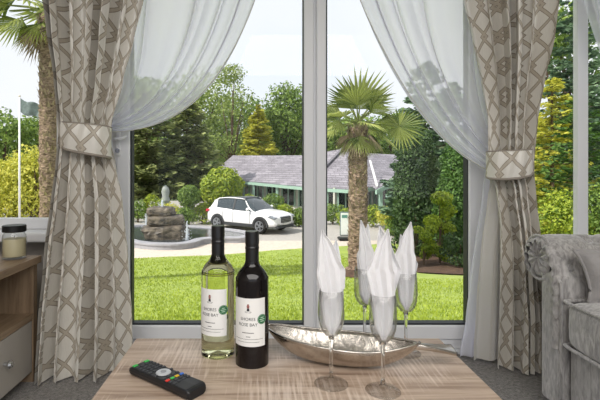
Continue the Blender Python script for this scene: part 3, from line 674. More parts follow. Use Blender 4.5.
# ---------------------------------------------------------------- car
def car():
    root = thing('car', 'white compact SUV with dark roof parked behind the fountain', 'car')
    white = mat('car_paint', (244, 244, 246), .22, coat=.6); glassm = mat('car_glass', (52, 62, 68), .06, spec=.9)
    clad = mat('car_cladding', (58, 60, 63), .6); tyre = mat('tyre_rubber', (26, 26, 27), .8); alloy = mat('alloy_wheel', (190, 192, 196), .3, .9)
    # stations: x (front +), bottom, shoulder, half width
    st = [(-2.20, .42, .90, .70), (-2.12, .34, 1.06, .84), (-1.9, .30, 1.15, .90), (-1.35, .28, 1.16, .925), (-.7, .27, 1.13, .925), (0, .26, 1.10, .925), (.7, .26, 1.07, .925),
          (1.0, .27, 1.04, .92), (1.35, .28, 1.02, .915), (1.8, .30, .96, .89), (2.08, .33, .86, .82), (2.22, .40, .70, .70)]
    def sec(s):
        x, zb_, zt, w_ = s; h = zt-zb_
        half = [(0, zb_), (w_*.85, zb_), (w_*.97, zb_+.1*h), (w_, zb_+.35*h), (w_*.985, zb_+.6*h), (w_, zb_+.82*h), (w_*.95, zb_+.95*h), (w_*.8, zt+.01), (w_*.4, zt+.035), (0, zt+.045)]
        return [(x, y, z) for y, z in half]+[(x, -y, z) for y, z in reversed(half[1:-1])]
    a = MB(); n = len(sec(st[0]))
    for s in st: a.v += sec(s)
    for j in range(len(st)-1):
        for i in range(n): a.f.append((j*n+i, j*n+(i+1) % n, (j+1)*n+(i+1) % n, (j+1)*n+i))
    a.f.append(tuple(range(n))); a.f.append(tuple((len(st)-1)*n+i for i in range(n)))
    a.build('body', white, root, smooth=True, sub=1)
    # greenhouse
    gh = [(-2.02, 1.02, 1.06, .80, .70), (-1.86, 1.04, 1.36, .84, .66), (-1.55, 1.05, 1.57, .86, .64), (-1.0, 1.05, 1.64, .875, .64), (-.2, 1.03, 1.655, .88, .64), (.25, 1.02, 1.60, .88, .64), (.62, 1.02, 1.36, .87, .70), (1.02, 1.02, 1.06, .84, .78)]
    def gsec(s, o=0):
        x, z0, z1, w0, w1 = s; return [(x, w0+o, z0), (x, (w0*.4+w1*.6)+o, z0+(z1-z0)*.62), (x, w1+o, z0+(z1-z0)*.93), (x, w1*.8, z1), (x, 0, z1+.015), (x, -w1*.8, z1), (x, -w1-o, z0+(z1-z0)*.93), (x, -(w0*.4+w1*.6)-o, z0+(z1-z0)*.62), (x, -w0-o, z0)]
    a = MB()
    for s in gh: a.v += gsec(s)
    n = 9
    for j in range(len(gh)-1):
        for i in range(n-1): a.f.append((j*n+i, j*n+i+1, (j+1)*n+i+1, (j+1)*n+i))
    a.build('cabin_glass', glassm, root, smooth=True)
    # roof
    rf = MB(); rows = [g for g in gh if g[2] > 1.3 and g[0] < .5]; 
    for s in rows: rf.v += [(x, y, z+.012) for x, y, z in gsec(s)[2:7]]
    for j in range(len(rows)-1):
        for i in range(4): rf.f.append((j*5+i, j*5+i+1, (j+1)*5+i+1, (j+1)*5+i))
    rf.build('roof', mat('car_roof', (52, 56, 62), .15, coat=.5), root, smooth=True, solid=.02)
    for sgn in (1, -1):
        p = MB()
        def W(x, t):                                # point on side of the greenhouse at station x, height fraction t
            for k in range(len(gh)-1):
                if gh[k][0] <= x <= gh[k+1][0]:
                    f = (x-gh[k][0])/(gh[k+1][0]-gh[k][0]); g = [gh[k][i]*(1-f)+gh[k+1][i]*f for i in range(5)]; break
            wv = g[3]*(1-t)+g[4]*t; return Vector((x, sgn*(wv+.012), g[1]+(g[2]-g[1])*t*.97))
        def strip(x0a, x1a, x0b, x1b, t0, t1, m, nm):
            q = MB(); k = 6; q.v = []
            for i in range(k+1):
                t = t0+(t1-t0)*i/k; f = i/k; q.v += [tuple(W(x0a+(x0b-x0a)*f, t)), tuple(W(x1a+(x1b-x1a)*f, t))]
            q.f = [(2*i, 2*i+1, 2*i+3, 2*i+2) for i in range(k)]; return q.build(nm, m, root, solid=.02)
        strip(-1.98, -1.42, -1.72, -1.5, 0, .95, white, 'rear_pillar')
        strip(-.38, -.28, -.38, -.28, 0, .93, clad, 'door_pillar')
        strip(.86, .98, .26, .36, 0, .93, white, 'windscreen_pillar')
        # roof edge, cladding, door lines, lights
        MB().tube([tuple(W(x, .96)+Vector((0, 0, .015))) for x in (-1.75, -1.4, -1.0, -.5, 0, .25)], .03, 6).build('roof_rail', white, root, smooth=True)
        MB().box(-.98, sgn*.915 if sgn > 0 else -.945, .27, .98, .945 if sgn > 0 else -.915, .43).build('sill_cladding', clad, root, bevel=.02)
        for x in (-.33, .72, -1.0): MB().box(x-.006, sgn*.927-.004, .45, x+.006, sgn*.927+.004, 1.0).build('door_gap', clad, root)
        for x in (-.85, .15): MB().box(x, sgn*.93-.015, .88, x+.2, sgn*.93+.02, .915).build('door_handle', white, root, bevel=.01)
        MB().lathe([(0, -.08), (.1, -.06), (.12, 0), (.1, .06), (0, .09)], 14).xf(Matrix.Translation((.68, sgn*1.03, 1.12)) @ Matrix.Rotation(PI/2, 4, 'Y') @ Matrix.Scale(.8, 4)).build('wing_mirror', white, root, smooth=True)
        MB().prism([(1.72, .80), (2.12, .70), (2.16, .78), (1.9, .90)], 'y', sgn*.62, sgn*.90).build('headlight', mat('headlight_glass', (150, 156, 164), .1, .3), root, bevel=.02)
        MB().prism([(-2.17, .86), (-1.9, .92), (-1.9, 1.0), (-2.12, 1.02)], 'y', sgn*.6, sgn*.915).build('tail_light', mat('red_tail_light', (190, 40, 60), .2), root, bevel=.02)
        MB().box(2.06, sgn*.62-.12, .42, 2.2, sgn*.62+.12, .5).build('fog_lamp', alloy, root, bevel=.02)
        for x in (-1.33, 1.33):
            arch = MB(); ks = 16
            for i in range(ks+1):
                an = -.12+(PI+.24)*i/ks
                for r in (.36, .45):
                    for y in (.86, .945): arch.v.append((x+r*math.cos(an), sgn*y, .36+r*math.sin(an)))
            for i in range(ks):
                b = i*4; arch.f += [(b, b+4, b+5, b+1), (b+2, b+3, b+7, b+6), (b+1, b+5, b+7, b+3), (b, b+2, b+6, b+4)]
            arch.f += [(0, 1, 3, 2), (ks*4, ks*4+2, ks*4+3, ks*4+1)]
            arch.build('wheel_arch', clad, root, smooth=False)
            MB().lathe([(0, .80), (.37, .80), (.37, .935), (0, .935)], 28).xf(Matrix.Translation((x, 0, .36)) @ Matrix.Rotation(-PI/2*sgn, 4, 'X')).build('wheel_well', mat('wheel_well_black', (14, 14, 15), .9), root)
            wh = MB().lathe([(.22, -.11), (.3, -.12), (.345, -.09), (.355, 0), (.345, .09), (.3, .12), (.24, .115), (.22, .08)], 32, closed=True).xf(Matrix.Translation((x, sgn*.87, .355)) @ Matrix.Rotation(-PI/2*sgn, 4, 'X')).build('tyre', tyre, root, smooth=True)
            r = MB().lathe([(.2, .02), (.245, .02), (.25, .118), (.225, .118), (.2, .08)], 28, closed=True)
            r.lathe([(0, .05), (.05, .05), (.05, .1), (0, .11)], 14)
            for k in range(10):
                an = 2*PI*(k//2)/5+(.17 if k % 2 else -.17); v = Vector((math.cos(an), math.sin(an), 0)); s = Vector((-v.y, v.x, 0))*.02
                p0, p1 = v*.03, v*.23; r.add([p0-s+Vector((0, 0, .1)), p0+s+Vector((0, 0, .1)), p1+s+Vector((0, 0, .108)), p1-s+Vector((0, 0, .108)), p0-s+Vector((0, 0, .06)), p0+s+Vector((0, 0, .06)), p1+s+Vector((0, 0, .07)), p1-s+Vector((0, 0, .07))], [(0, 1, 2, 3), (7, 6, 5, 4), (0, 4, 5, 1), (1, 5, 6, 2), (2, 6, 7, 3), (3, 7, 4, 0)])
            r.xf(Matrix.Translation((x, sgn*.87, .355)) @ Matrix.Rotation(-PI/2*sgn, 4, 'X')).build('wheel_rim', alloy, wh)
    gr = MB().prism([(2.10, .52), (2.245, .52), (2.235, .78), (2.1, .82)], 'y', -.42, .42).build('grille', clad, root, bevel=.02)
    for k in range(3): MB().box(2.23, -.4, .56+.07*k, 2.26, .4, .575+.07*k).build('grille_bar', alloy, gr)
    MB().box(2.05, -.7, .27, 2.24, .7, .4).build('bumper', clad, root, bevel=.03)
    MB().box(2.24, -.24, .42, 2.262, .24, .51).build('number_plate', mat('plate_white', (225, 225, 220), .4), root)
    return root
cr_ = car(); fr = Vector((-.07, 21.4)); re_ = Vector((-2.24, 22.95)); mid = (fr+re_)/2; dd_ = (fr-re_).normalized(); mid += Vector((-dd_.y, dd_.x))*.87
cr_.location = (mid.x, mid.y, -2.22); cr_.rotation_euler = (0, 0, math.atan2(fr.y-re_.y, fr.x-re_.x))

# ---------------------------------------------------------------- lodge building
def slate():
    m = mat('slate_roof', (146, 142, 148), .6, col2=(116, 112, 120), vscale=2.5)
    return m
def brickroof():
    m = bpy.data.materials.new('slate_tiles'); m.use_nodes = True
    n = m.node_tree.nodes; l = m.node_tree.links; p = n['Principled BSDF']; t = n.new('ShaderNodeTexCoord'); b = n.new('ShaderNodeTexBrick')
    b.inputs['Scale'].default_value = 1; b.inputs['Brick Width'].default_value = .5; b.inputs['Row Height'].default_value = .14; b.inputs['Mortar Size'].default_value = .015
    b.inputs['Color1'].default_value = (*s2l((150, 146, 154)), 1); b.inputs['Color2'].default_value = (*s2l((122, 118, 126)), 1); b.inputs['Mortar'].default_value = (*s2l((96, 92, 98)), 1)
    mp = n.new('ShaderNodeMapping'); sx = n.new('ShaderNodeSeparateXYZ'); cx = n.new('ShaderNodeCombineXYZ')
    l.new(t.outputs['Object'], sx.inputs[0]); l.new(sx.outputs['X'], cx.inputs['X']); l.new(sx.outputs['Z'], cx.inputs['Y']); l.new(cx.outputs[0], b.inputs['Vector'])
    x = n.new('ShaderNodeTexNoise'); x.inputs['Scale'].default_value = .9; x.inputs['Detail'].default_value = 5; l.new(t.outputs['Object'], x.inputs['Vector'])
    mx = n.new('ShaderNodeMixRGB'); mx.inputs[0].default_value = .5; mx.blend_type = 'OVERLAY'; l.new(b.outputs['Color'], mx.inputs['Color1']); l.new(x.outputs['Fac'], mx.inputs['Color2'])
    l.new(mx.outputs[0], p.inputs['Base Color']); p.inputs['Roughness'].default_value = .6; return m
lodge = thing('lodge_building', 'low slate-roofed lodge with pale green posts behind the drive', 'building', (0, 0, 0))
roofm = brickroof(); green = mat('pale_green_paint', (156, 186, 170), .5); lwall = mat('lodge_wall', (196, 198, 186), .8, var=.06, vscale=2); lglass = mat('lodge_window_glass', (40, 50, 48), .08, spec=.9)
E = [px(214, 178.5, 38), px(302, 187, 29.5), px(352, 190, 26.5), px(404, 184, 31)]
R1 = px(233, 156, 41.5); R2 = px(306, 156, 36); R3 = px(344, 149, 33); R4 = px(372, 154, 36); R5 = px(412, 156, 39)
back = [px(216, 170, 44.5), px(340, 166, 42), px(420, 166, 42)]
def flatz(p, z): return Vector((p.x, p.y, z))
a = MB()
a.v = [tuple(p) for p in E+[R1, R2, R3, R4, R5]+back]
a.f = [(0, 1, 5, 4), (1, 2, 6, 5), (2, 3, 7, 6), (3, 8, 7), (4, 5, 10, 9), (5, 6, 10), (6, 7, 11, 10), (7, 8, 11), (0, 4, 9)]
a.build('roof', roofm, lodge, solid=.1, flip=False)
def beam(p, q, w_, h_, nm, m, par):
    d = (q-p); s = d.cross(Vector((0, 0, 1))).normalized()*w_/2; u = Vector((0, 0, h_))
    k = MB(); k.add([p-s-u, p+s-u, p+s, p-s, q-s-u, q+s-u, q+s, q-s], [(0, 1, 2, 3), (7, 6, 5, 4), (0, 4, 5, 1), (1, 5, 6, 2), (2, 6, 7, 3), (3, 7, 4, 0)])
    return k.build(nm, m, par)
for i in range(3): beam(E[i]-Vector((0, .05, 0)), E[i+1]-Vector((0, .05, 0)), .14, .2, 'fascia', green, lodge)
beam(R3+Vector((0, -.1, .22)), E[1].lerp(E[2], .12)+Vector((0, -.1, .25)), .22, .1, 'ridge_tile', mat('ridge_tiles', (112, 110, 116), .7), lodge)
# walls set back below the eaves, with windows and posts
for i in range(3):
    p, q = E[i], E[i+1]; d = (q-p); nrm = Vector((-d.y, d.x, 0)).normalized()
    p2, q2 = p+nrm*1.3, q+nrm*1.3
    s = MB(); s.add([(p2.x, p2.y, -2.5), (q2.x, q2.y, -2.5), (q2.x, q2.y, q.z+.1), (p2.x, p2.y, p.z+.1)], [(0, 1, 2, 3)]); s.build('wall', lwall, lodge, solid=.12)
    L = d.length; k = max(2, int(L/1.7))
    for j in range(k):
        t0, t1 = (j+.12)/k, (j+.88)/k; o1 = p2.lerp(q2, t0)-nrm*.08; o2 = p2.lerp(q2, t1)-nrm*.08; zt = p.z*(1-t0)+q.z*t0-.12
        gl = MB(); gl.add([(o1.x, o1.y, -1.75), (o2.x, o2.y, -1.75), (o2.x, o2.y, zt), (o1.x, o1.y, zt)], [(0, 1, 2, 3)])
        wn = gl.build('window', lglass, lodge, solid=.04)
        fm = MB()
        for f in (0, .5, 1):
            c = o1.lerp(o2, f)-nrm*.04; fm.box(c.x-.05, c.y-.04, -1.8, c.x+.05, c.y+.04, zt+.05)
        fm.build('window_frame', green, wn)
    k2 = max(2, int(L/2.6))
    for j in range(k2+1):
        c = p.lerp(q, j/k2)+nrm*.12; MB().box(c.x-.08, c.y-.08, -2.35, c.x+.08, c.y+.08, c.z-.05).build('post', green, lodge)
# porch gable at the right
g0, g1, g2 = px(376, 190, 25), px(399, 178.5, 26), px(425, 190, 26.5)
a = MB(); a.add([g0, g1, g2, g0+Vector((1.2, 7, .1)), g1+Vector((.8, 7, .1)), g2+Vector((1, 7, .1))], [(0, 1, 4, 3), (1, 2, 5, 4)]); a.build('porch_roof', roofm, lodge, solid=.1, flip=False)
beam(g0, g1, .12, .24, 'barge_board', green, lodge); beam(g1, g2, .12, .24, 'barge_board', green, lodge)
beam(g0+Vector((.6, .1, -.25)), g2+Vector((-.6, .1, -.25)), .1, .16, 'tie_beam', green, lodge)
for q in (g0.lerp(g1, .22), g1.lerp(g2, .5)): MB().box(q.x-.09, q.y+.02, -2.3, q.x+.09, q.y+.2, q.z-.15).build('post', green, lodge)
beam(px(370, 163, 30.2)+Vector((0, 0, .2)), px(377, 189, 25.2)+Vector((0, 0, .2)), .12, .06, 'valley_flashing', mat('lead_flashing', (226, 226, 226), .5), lodge)
# light wall panel sign by the car and the pathside post
b = thing('board_sign', 'white pavement board sign with dark foot left of the palm trunk', 'sign', tuple(gp(344.5, 240)))
MB().box(-.2, -.02, .18, .2, .02, 1.22).build('frame', mat('sign_grey_frame', (96, 112, 112), .5), b, bevel=.02)
MB().box(-.165, -.03, .23, .165, -.02, 1.17).build('poster', mat('sign_paper', (226, 232, 230), .6), b)
MB().box(-.12, -.034, .95, .12, -.03, 1.08).build('poster_mark', mat('sign_teal', (90, 140, 130), .6), b)
MB().box(-.27, -.28, 0, .27, .28, .12).build('foot', M_['black'], b, bevel=.04)
p = at(165.5, 28.5); b = thing('stone_ornament', 'pale grey upright garden ornament under the dark cedar', 'ornament', p)
MB().lathe([(.3, 0), (.32, .1), (.2, .2), (.18, .9), (.3, 1.0), (.28, 1.1), (.2, 1.3), (.26, 1.6), (.2, 1.85), (.05, 2.0), (0, 2.02)], 18).build('pillar', mat('weathered_stone', (150, 156, 152), .8), b, smooth=True)

# ---------------------------------------------------------------- coffee table
TZ = .45
tb = thing('coffee_table', 'light sawn-oak coffee table before the glazed doors', 'table', (0, 0, 0))
TL, TR, TN, TB = -.332, .468, .50, 1.19
MB().box(TL, TN, TZ-.04, TR, TB, TZ).build('tabletop', M_['table'], tb, bevel=.002)
for lx in (TL+.03, TR-.10):
    for ly in (TN+.03, TB-.10): MB().box(lx, ly, 0, lx+.07, ly+.07, TZ-.04).build('leg', M_['table'], tb, bevel=.003)
MB().box(TL+.04, TN+.04, .12, TR-.04, TB-.04, .145).build('lower_shelf', M_['table'], tb)

# ---------------------------------------------------------------- cabinet at the left wall
cb = thing('side_cabinet', 'oak side cabinet with open niche and grey drawer left of the curtain', 'cabinet', (0, 0, 0))
cx0, cx1, cy0, cy1, ct = -1.42, -.962, 1.30, 1.925, .525
a = MB(); a.box(cx0, cy0, 0, cx1, cy0+.025, ct-.03); a.build('side_panel', M_['cabv'], cb, bevel=.001)
a = MB(); a.box(cx0, cy1-.032, 0, cx1, cy1, ct-.03); a.build('side_panel', M_['cabv'], cb, bevel=.001)
MB().box(cx0-.01, cy0-.015, ct-.03, cx1+.015, cy1+.01, ct).build('top', M_['cab'], cb, bevel=.002)
MB().box(cx0, cy0+.025, 0, cx0+.015, cy1-.032, ct-.03).build('back_panel', M_['cab'], cb)
MB().box(cx0+.015, cy0+.025, .262, cx1-.002, cy1-.032, .288).build('shelf', M_['cab'], cb)
MB().box(cx0+.015, cy0+.025, .012, cx1-.045, cy1-.032, .04).build('plinth', M_['cab'], cb)
dr = MB().box(cx1-.022, cy0+.028, .045, cx1-.004, cy1-.035, .258).build('drawer', M_['drawer'], cb, bevel=.002)
ky, kz = .9, 0
ky = 1.685; kz = .165
MB().lathe([(0, 0), (.008, 0), (.006, .012), (.015, .018), (.0165, .024), (.012, .032), (0, .034)], 12).xf(Matrix.Translation((cx1-.004, ky, kz)) @ Matrix.Rotation(PI/2, 4, 'Y')).build('knob', M_['chrome'], dr)

# candle jar
cj = thing('candle_jar', 'small glass candle jar with black lid on the oak cabinet', 'candle', (-1.025, 1.862, ct))
jg = thinglass('jar_glass', 1.4, (.97, .98, .98))
MB().lathe([(0, .001), (.040, .001), (.046, .006), (.047, .02), (.047, .088), (.044, .1), (.039, .107), (.039, .112), (.037, .112), (.037, .107), (.042, .098), (.0445, .088), (.0445, .012), (0, .010)], 40).build('jar', jg, cj, smooth=True)
MB().lathe([(0, .0125), (.043, .0125), (.0435, .02), (.0435, .084), (0, .086)], 36).build('candle_wax', mat('cream_wax', (226, 214, 178), .5, transl=.2), cj, smooth=False)
MB().lathe([(0, .112), (.044, .112), (.0455, .115), (.0455, .136), (.043, .139), (0, .139)], 36).build('lid', M_['black'], cj)
MB().tube([(0, 0, .086), (0, 0, .095)], .0012, 6).build('wick', mat('wick', (60, 50, 40), .9), cj)

# ---------------------------------------------------------------- curtains
def itp(tab, y, k):
    if y <= tab[0][0]: 
        a_, b_ = tab[0], tab[1]
    elif y >= tab[-1][0]: return tab[-1][k]
    else:
        for a_, b_ in zip(tab, tab[1:]):
            if a_[0] <= y <= b_[0]: break
    t = (y-a_[0])/(b_[0]-a_[0]); return a_[k]+(b_[k]-a_[k])*(t if y < tab[0][0] else t*t*(3-2*t)*.5+t*.5)
def drape(tab, Yl, Yr, amp, nf, W, seed, ztop=2.26, zbot=.008, nu=220, nv=110, tie=None, xsh=.62, power=1.0):
    """hanging cloth whose left and right edges follow tab = (height row, left, right); folds run through the height"""
    def fn(s, t):
        z = ztop+(zbot-ztop)*t; Yc = Yl+(Yr-Yl)*s; Ym = (Yl+Yr)/2; y = HY+(CZ-z)*F/Ym
        xl, xr = X(itp(tab, y, 1), Ym), X(itp(tab, y, 2), Ym)
        ph = 2*PI*nf*(s**power)+seed+.45*math.sin(z*2.1+seed+s*3)+1.1*math.sin(s*7+seed)
        A = amp*(1+.45*math.sin(s*11+seed)+.3*mnoise.noise(Vector((s*8, z*1.5, seed+5))))
        if tie: A *= .42+.58*min(1, abs(z-tie)/.42)
        wv = math.sin(ph)+.35*math.sin(2*ph+1.1+z)+.05*math.sin(3.7*ph+seed)
        width = xr-xl; env = math.sin(PI*s)**.35 if 0 < s < 1 else 0
        return Vector((xl+width*s+env*xsh*width/nf*(math.cos(ph)+.25*math.sin(2*ph))*.5, Yc-A*wv+.012*mnoise.noise(Vector((s*6, z*3, seed))), z))
    m = MB(); m.grid(nu, nv, fn, lambda s, t: (s*W, ztop+(zbot-ztop)*t)); return m
def band(x0, x1, Yc, dep, yt, yb, W, name, root):
    """tieback band wrapping the curtain; yt and yb give its top and bottom rows at left, middle, right"""
    def q(tb_, s): return tb_[0]*(1-s)*(1-2*s)+tb_[1]*4*s*(1-s)+tb_[2]*s*(2*s-1)
    def fn(s, t):
        an = math.radians(-105+210*s); xm, hw = (X(x0, Yc)+X(x1, Yc))/2, (X(x1, Yc)-X(x0, Yc))/2
        y = q(yt, s)+(q(yb, s)-q(yt, s))*t
        return Vector((xm+hw*math.sin(an), Yc-dep*math.cos(an)-.006*math.sin(PI*t)+.003*math.sin(s*40+t*3), Z(y, Yc)))
    m = MB(); m.grid(60, 14, fn, lambda s, t: (s*W+.05, .1-t*.12)); o = m.build(name, M_['curtain'], root, smooth=True, solid=.006)
    MB().tube([fn(i/40, 1.0)+Vector((0, -.003, 0)) for i in range(41)], .0055, 8).build('piping', mat('tieback_piping', (150, 142, 132), .5), o, smooth=True)
    MB().tube([fn(i/40, 0.0) for i in range(41)], .004, 8).build('piping', mat('tieback_piping', (150, 142, 132), .5), o, smooth=True)

lc = thing('patterned_curtain', 'champagne patterned curtain tied back left of the glazed doors', 'curtain', (0, 0, 0), group=None)
tabL = [(0, 54, 141), (40, 57, 132), (80, 61, 121), (122, 64, 109), (140, 64, 108), (165, 62, 113), (200, 58, 120), (260, 51, 125), (320, 45, 128), (375, 41, 129), (395, 40, 128)]
drape(tabL, 1.875, 1.935, .042, 5.6, 1.0, 1.3, tie=Z(136, 1.9), power=.68).build('curtain_panel', M_['curtain'], lc, smooth=True, flip=False)
tabLl = [(0, 50, 70), (60, 54, 74), (122, 61, 80), (150, 59, 80), (220, 52, 74), (320, 46, 66), (395, 42, 62)]
drape(tabLl, 1.955, 1.955, .008, 2, .3, .4, tie=Z(136, 1.9), nu=40, nv=70).build('lining', M_['lining'], lc, smooth=True, flip=False)
band(61.5, 110.5, 1.905, .07, (121, 125, 128), (141, 153, 158), .36, 'tieback', lc)

rc = thing('patterned_curtain', 'champagne patterned curtain tied back between glazed doors and armchair', 'curtain', (0, 0, 0))
tabR = [(0, 467, 550), (40, 475, 545), (80, 483, 537), (120, 489, 531), (150, 490, 529), (172, 492, 529), (190, 498, 531), (230, 502, 534), (270, 502, 540), (320, 502, 545), (375, 501, 545), (395, 500, 546)]
drape(tabR, 2.0, 1.955, .038, 4.8, .9, 2.6, tie=Z(162, 1.98), power=1.15).build('curtain_panel', M_['curtain'], rc, smooth=True, flip=False)
tabRl = [(0, 480, 530), (120, 494, 524), (165, 493, 522), (180, 492, 520), (200, 489, 520), (250, 482, 520), (300, 478, 520), (350, 475, 520), (395, 475, 520)]
drape(tabRl, 2.045, 2.02, .010, 3.2, .3, .9, tie=Z(162, 1.98), nu=90, nv=80, zbot=.03).build('lining', M_['lining'], rc, smooth=True, flip=False)
band(487.5, 530, 1.975, .065, (152, 151, 149), (177, 178, 168), .33, 'tieback', rc)

# net curtains
def swag(name, label, T0, T1, K0, K1, c0, c1, low, side):
    root = thing(name, label, 'curtain', (0, 0, 0))
    Yn = 2.065
    nu, nv = 170, 70
    def fn(s, t):
        P0 = Vector(T0).lerp(Vector(T1), s); P3 = Vector(K0).lerp(Vector(K1), s)
        P1 = Vector(c0[0]).lerp(Vector(c1[0]), s); P2 = Vector(c0[1]).lerp(Vector(c1[1]), s)
        q = P0*(1-t)**3+P1*3*t*(1-t)**2+P2*3*t*t*(1-t)+P3*t**3
        ph = 2*PI*6.2*(s+.10*math.sin(5*s+1))+1.1*math.sin(t*3+s*6)
        A = .026*(1-.5*t)*(.35+.9*abs(math.sin(s*6+1)))
        dpx = 3.0*math.cos(ph)*(1-.4*t)+.9*math.cos(2.3*ph+t*2)
        Y = Yn-A*(math.sin(ph)+.4*math.sin(2.3*ph+t*2))
        p = px(q.x+dpx*side, q.y, Yn); p.y = Y+.01; return p
    m = MB(); m.grid(nu, nv, fn); sw = m.build('net_swag', M_['sheer'], root, smooth=True, flip=False)
    e = MB(); e.tube([fn(1, i/60) for i in range(61)], .0018, 5); e.build('hem', M_['lining'], sw, smooth=True)
    drape(low, Yn+.01, Yn, .010, 4.5, .5, 2.2, ztop=Z(K1[1]-8, Yn), zbot=.03, nu=90, nv=60).build('net_tail', M_['sheer'], root, smooth=True, flip=False)
    return root
swag('net_curtain', 'sheer white net curtain swept left from the left glazed door', (112, -40), (262, -40), (104, 119), (104, 132), [(112, 20), (108, 90)], [(240, 52), (205, 134)],
     [(120, 94, 110), (150, 94, 113), (200, 94, 121), (260, 95, 127), (320, 96, 130), (352, 96, 131)], 1)
swag('net_curtain', 'sheer white net curtain swept right across the right glazed door', (520, -40), (351, -40), (500, 140), (500, 176), [(500, 20), (505, 90)], [(375, 42), (415, 140)],
     [(150, 488, 505), (165, 486, 508), (200, 482, 512), (240, 476, 512), (280, 471, 512), (320, 466, 512), (350, 461, 510)], -1)
# net at the right-hand window, only its lower left corner in view
root = thing('net_curtain', 'sheer white net curtain at the top right picture corner', 'curtain', (0, 0, 0))
m = MB(); m.grid(90, 50, lambda s, t: Vector((X(566, 2.08)-.01+(s*.45)+t*t*.18+t*.05*(1-s), 2.08+.014*math.sin(s*60+t*2)-.012*math.sin(s*23), 2.26-(.95+.55*s)*t-.0*s)))
m.build('net_swag', M_['sheer'], root, smooth=True, flip=False)
# curtain rail
rl = thing('curtain_rail', 'white curtain rail above the glazed doors', 'rail', (0, 0, 0))
MB().box(-1.15, 1.88, 2.262, 2.35, 2.10, 2.284).build('track', M_['upvc'], rl)
for bx_ in (-1.1, .6, 2.3): MB().box(bx_, 1.9, 2.284, bx_+.03, 2.0, 2.30).build('bracket', M_['upvc'], rl)

# ---------------------------------------------------------------- armchair
ac = thing('armchair', 'grey crushed-velvet buttoned armchair with scroll arm at the right edge', 'armchair', (0, 0, 0))
V = M_['velvet']
prof = [(1.548, .27), (1.548, .36), (1.549, .44), (1.552, .50), (1.562, .555), (1.585, .605), (1.620, .638), (1.665, .652), (1.712, .642), (1.748, .612), (1.765, .57), (1.762, .53), (1.742, .50), (1.712, .488), (1.688, .498)]
def cat_(P, t):
    t = t*(len(P)-1); k = min(int(t), len(P)-2); f = t-k
    g = [P[max(0, min(len(P)-1, k+j))] for j in (-1, 0, 1, 2)]
    return tuple(.5*((2*g[1][i])+(-g[0][i]+g[2][i])*f+(2*g[0][i]-5*g[1][i]+4*g[2][i]-g[3][i])*f*f+(-g[0][i]+3*g[1][i]-3*g[2][i]+g[3][i])*f**3) for i in (0, 1))
AX0, AX1 = 1.045, 1.80
arc = [0.0]
for i in range(1, 201):
    p, q = cat_(prof, (i-1)/200), cat_(prof, i/200); arc.append(arc[-1]+math.hypot(q[0]-p[0], q[1]-p[1]))
DX, DA = .115, .125
btn0 = (1.078, .285)                                # x and arc position of the first button
def dist_dia(x, s):
    u = (x-btn0[0])/DX; v = (s-btn0[1])/DA
    best = 9; 
    for iu in range(int(u)-2, int(u)+3):
        for iv in range(int(v)-2, int(v)+3):
            if (iu+iv) % 2 == 0: best = min(best, math.hypot((u-iu)*DX, (v-iv)*DA))
    # crease lines u+v = even, u-v = even
    l1 = abs(((u+v)+1) % 2-1)*.06; l2 = abs(((u-v)+1) % 2-1)*.06
    return best, min(l1, l2)
def arm(mir):
    mm = (lambda y: y) if not mir else (lambda y: 2*1.165-y)
    a = MB()
    def fn(u, v):
        x = AX0+(AX1-AX0)*u; y, z = cat_(prof, v); y2, z2 = cat_(prof, min(1, v+.01)); y1, z1 = cat_(prof, max(0, v-.01))
        ny, nz = -(z2-z1), (y2-y1); L = math.hypot(ny, nz); ny /= L; nz /= L
        s = arc[int(v*200)]; d, c = dist_dia(x, s)
        if u < .045: d = c = 1
        k = -.018*math.exp(-(d/.024)**2)-.007*math.exp(-(c/.007)**2)*math.exp(-max(0, d-.06)/.03)+.002
        if z < .46 and v < .5: k *= max(0, (z-.38)/.08)
        if u < .05:
            f_ = u/.05; an = f_*PI/2; ins = .028*(1-math.sin(an)); x = AX0+.034-.062*math.cos(an); k -= ins*(1+.25*math.sin(s*150))
        return Vector((x, mm(y+ny*k), z+nz*k))
    a.grid(170, 120, fn); a.build('arm', V, ac, smooth=True)
    # outer side and underside of the arm
    b = MB(); b.box(AX0, min(mm(1.56), mm(1.665)), .06, AX1, max(mm(1.56), mm(1.665)), .49); b.build('arm_side', V, ac, bevel=.012)
    # scroll front with gathered pleats
    ctr = (1.676, .568); R = .080
    f = MB()
    def sf(u, v):
        an = 2*PI*u; r = (R-.012)*v; dx = .020-.012*(1-v)**2+.0065*math.sin(an*11)*math.sin(PI*v)**.7-.012*v**6
        return Vector((AX0-.004-dx, mm(ctr[0]+r*math.cos(an)), ctr[1]+r*math.sin(an)))
    f.grid(104, 16, sf, wrap=True); f.build('scroll_front', V, ac, smooth=True)
    ys = sorted((mm(1.549), mm(1.668))); MB().box(AX0-.014, ys[0], .06, AX0+.02, ys[1], .53).build('arm_front', V, ac, bevel=.014)
    pp = [(1.551, .065), (1.551, .3), (1.551, .5)]+[(ctr[0]+(R+.001)*math.cos(t), ctr[1]+(R+.001)*math.sin(t)) for t in [math.radians(195-12*i) for i in range(27)]]
    MB().tube([(AX0-.014, mm(y), z) for y, z in pp], .0055, 8).build('piping', V, ac, smooth=True)
    for i in range(5):
        for j in (0, 1, 2):
            if (i+j) % 2: continue
            x = btn0[0]+i*DX; s = btn0[1]+(j-0)*DA
            k = min(range(201), key=lambda q: abs(arc[q]-s)); y, z = cat_(prof, k/200); y2, z2 = cat_(prof, min(1, k/200+.01))
            ny, nz = -(z2-z), (y2-y); L = math.hypot(ny, nz) or 1; ny /= L; nz /= L
            MB().lathe([(.013, 0), (.012, .004), (.007, .008), (0, .009)], 14).xf(Matrix.Translation((x, mm(y-ny*.016), z-nz*.016)) @ Vector((0, (-1 if mir else 1)*ny, nz)).to_track_quat('Z', 'Y').to_matrix().to_4x4()).build('button', V, ac, smooth=True)
arm(False); arm(True)
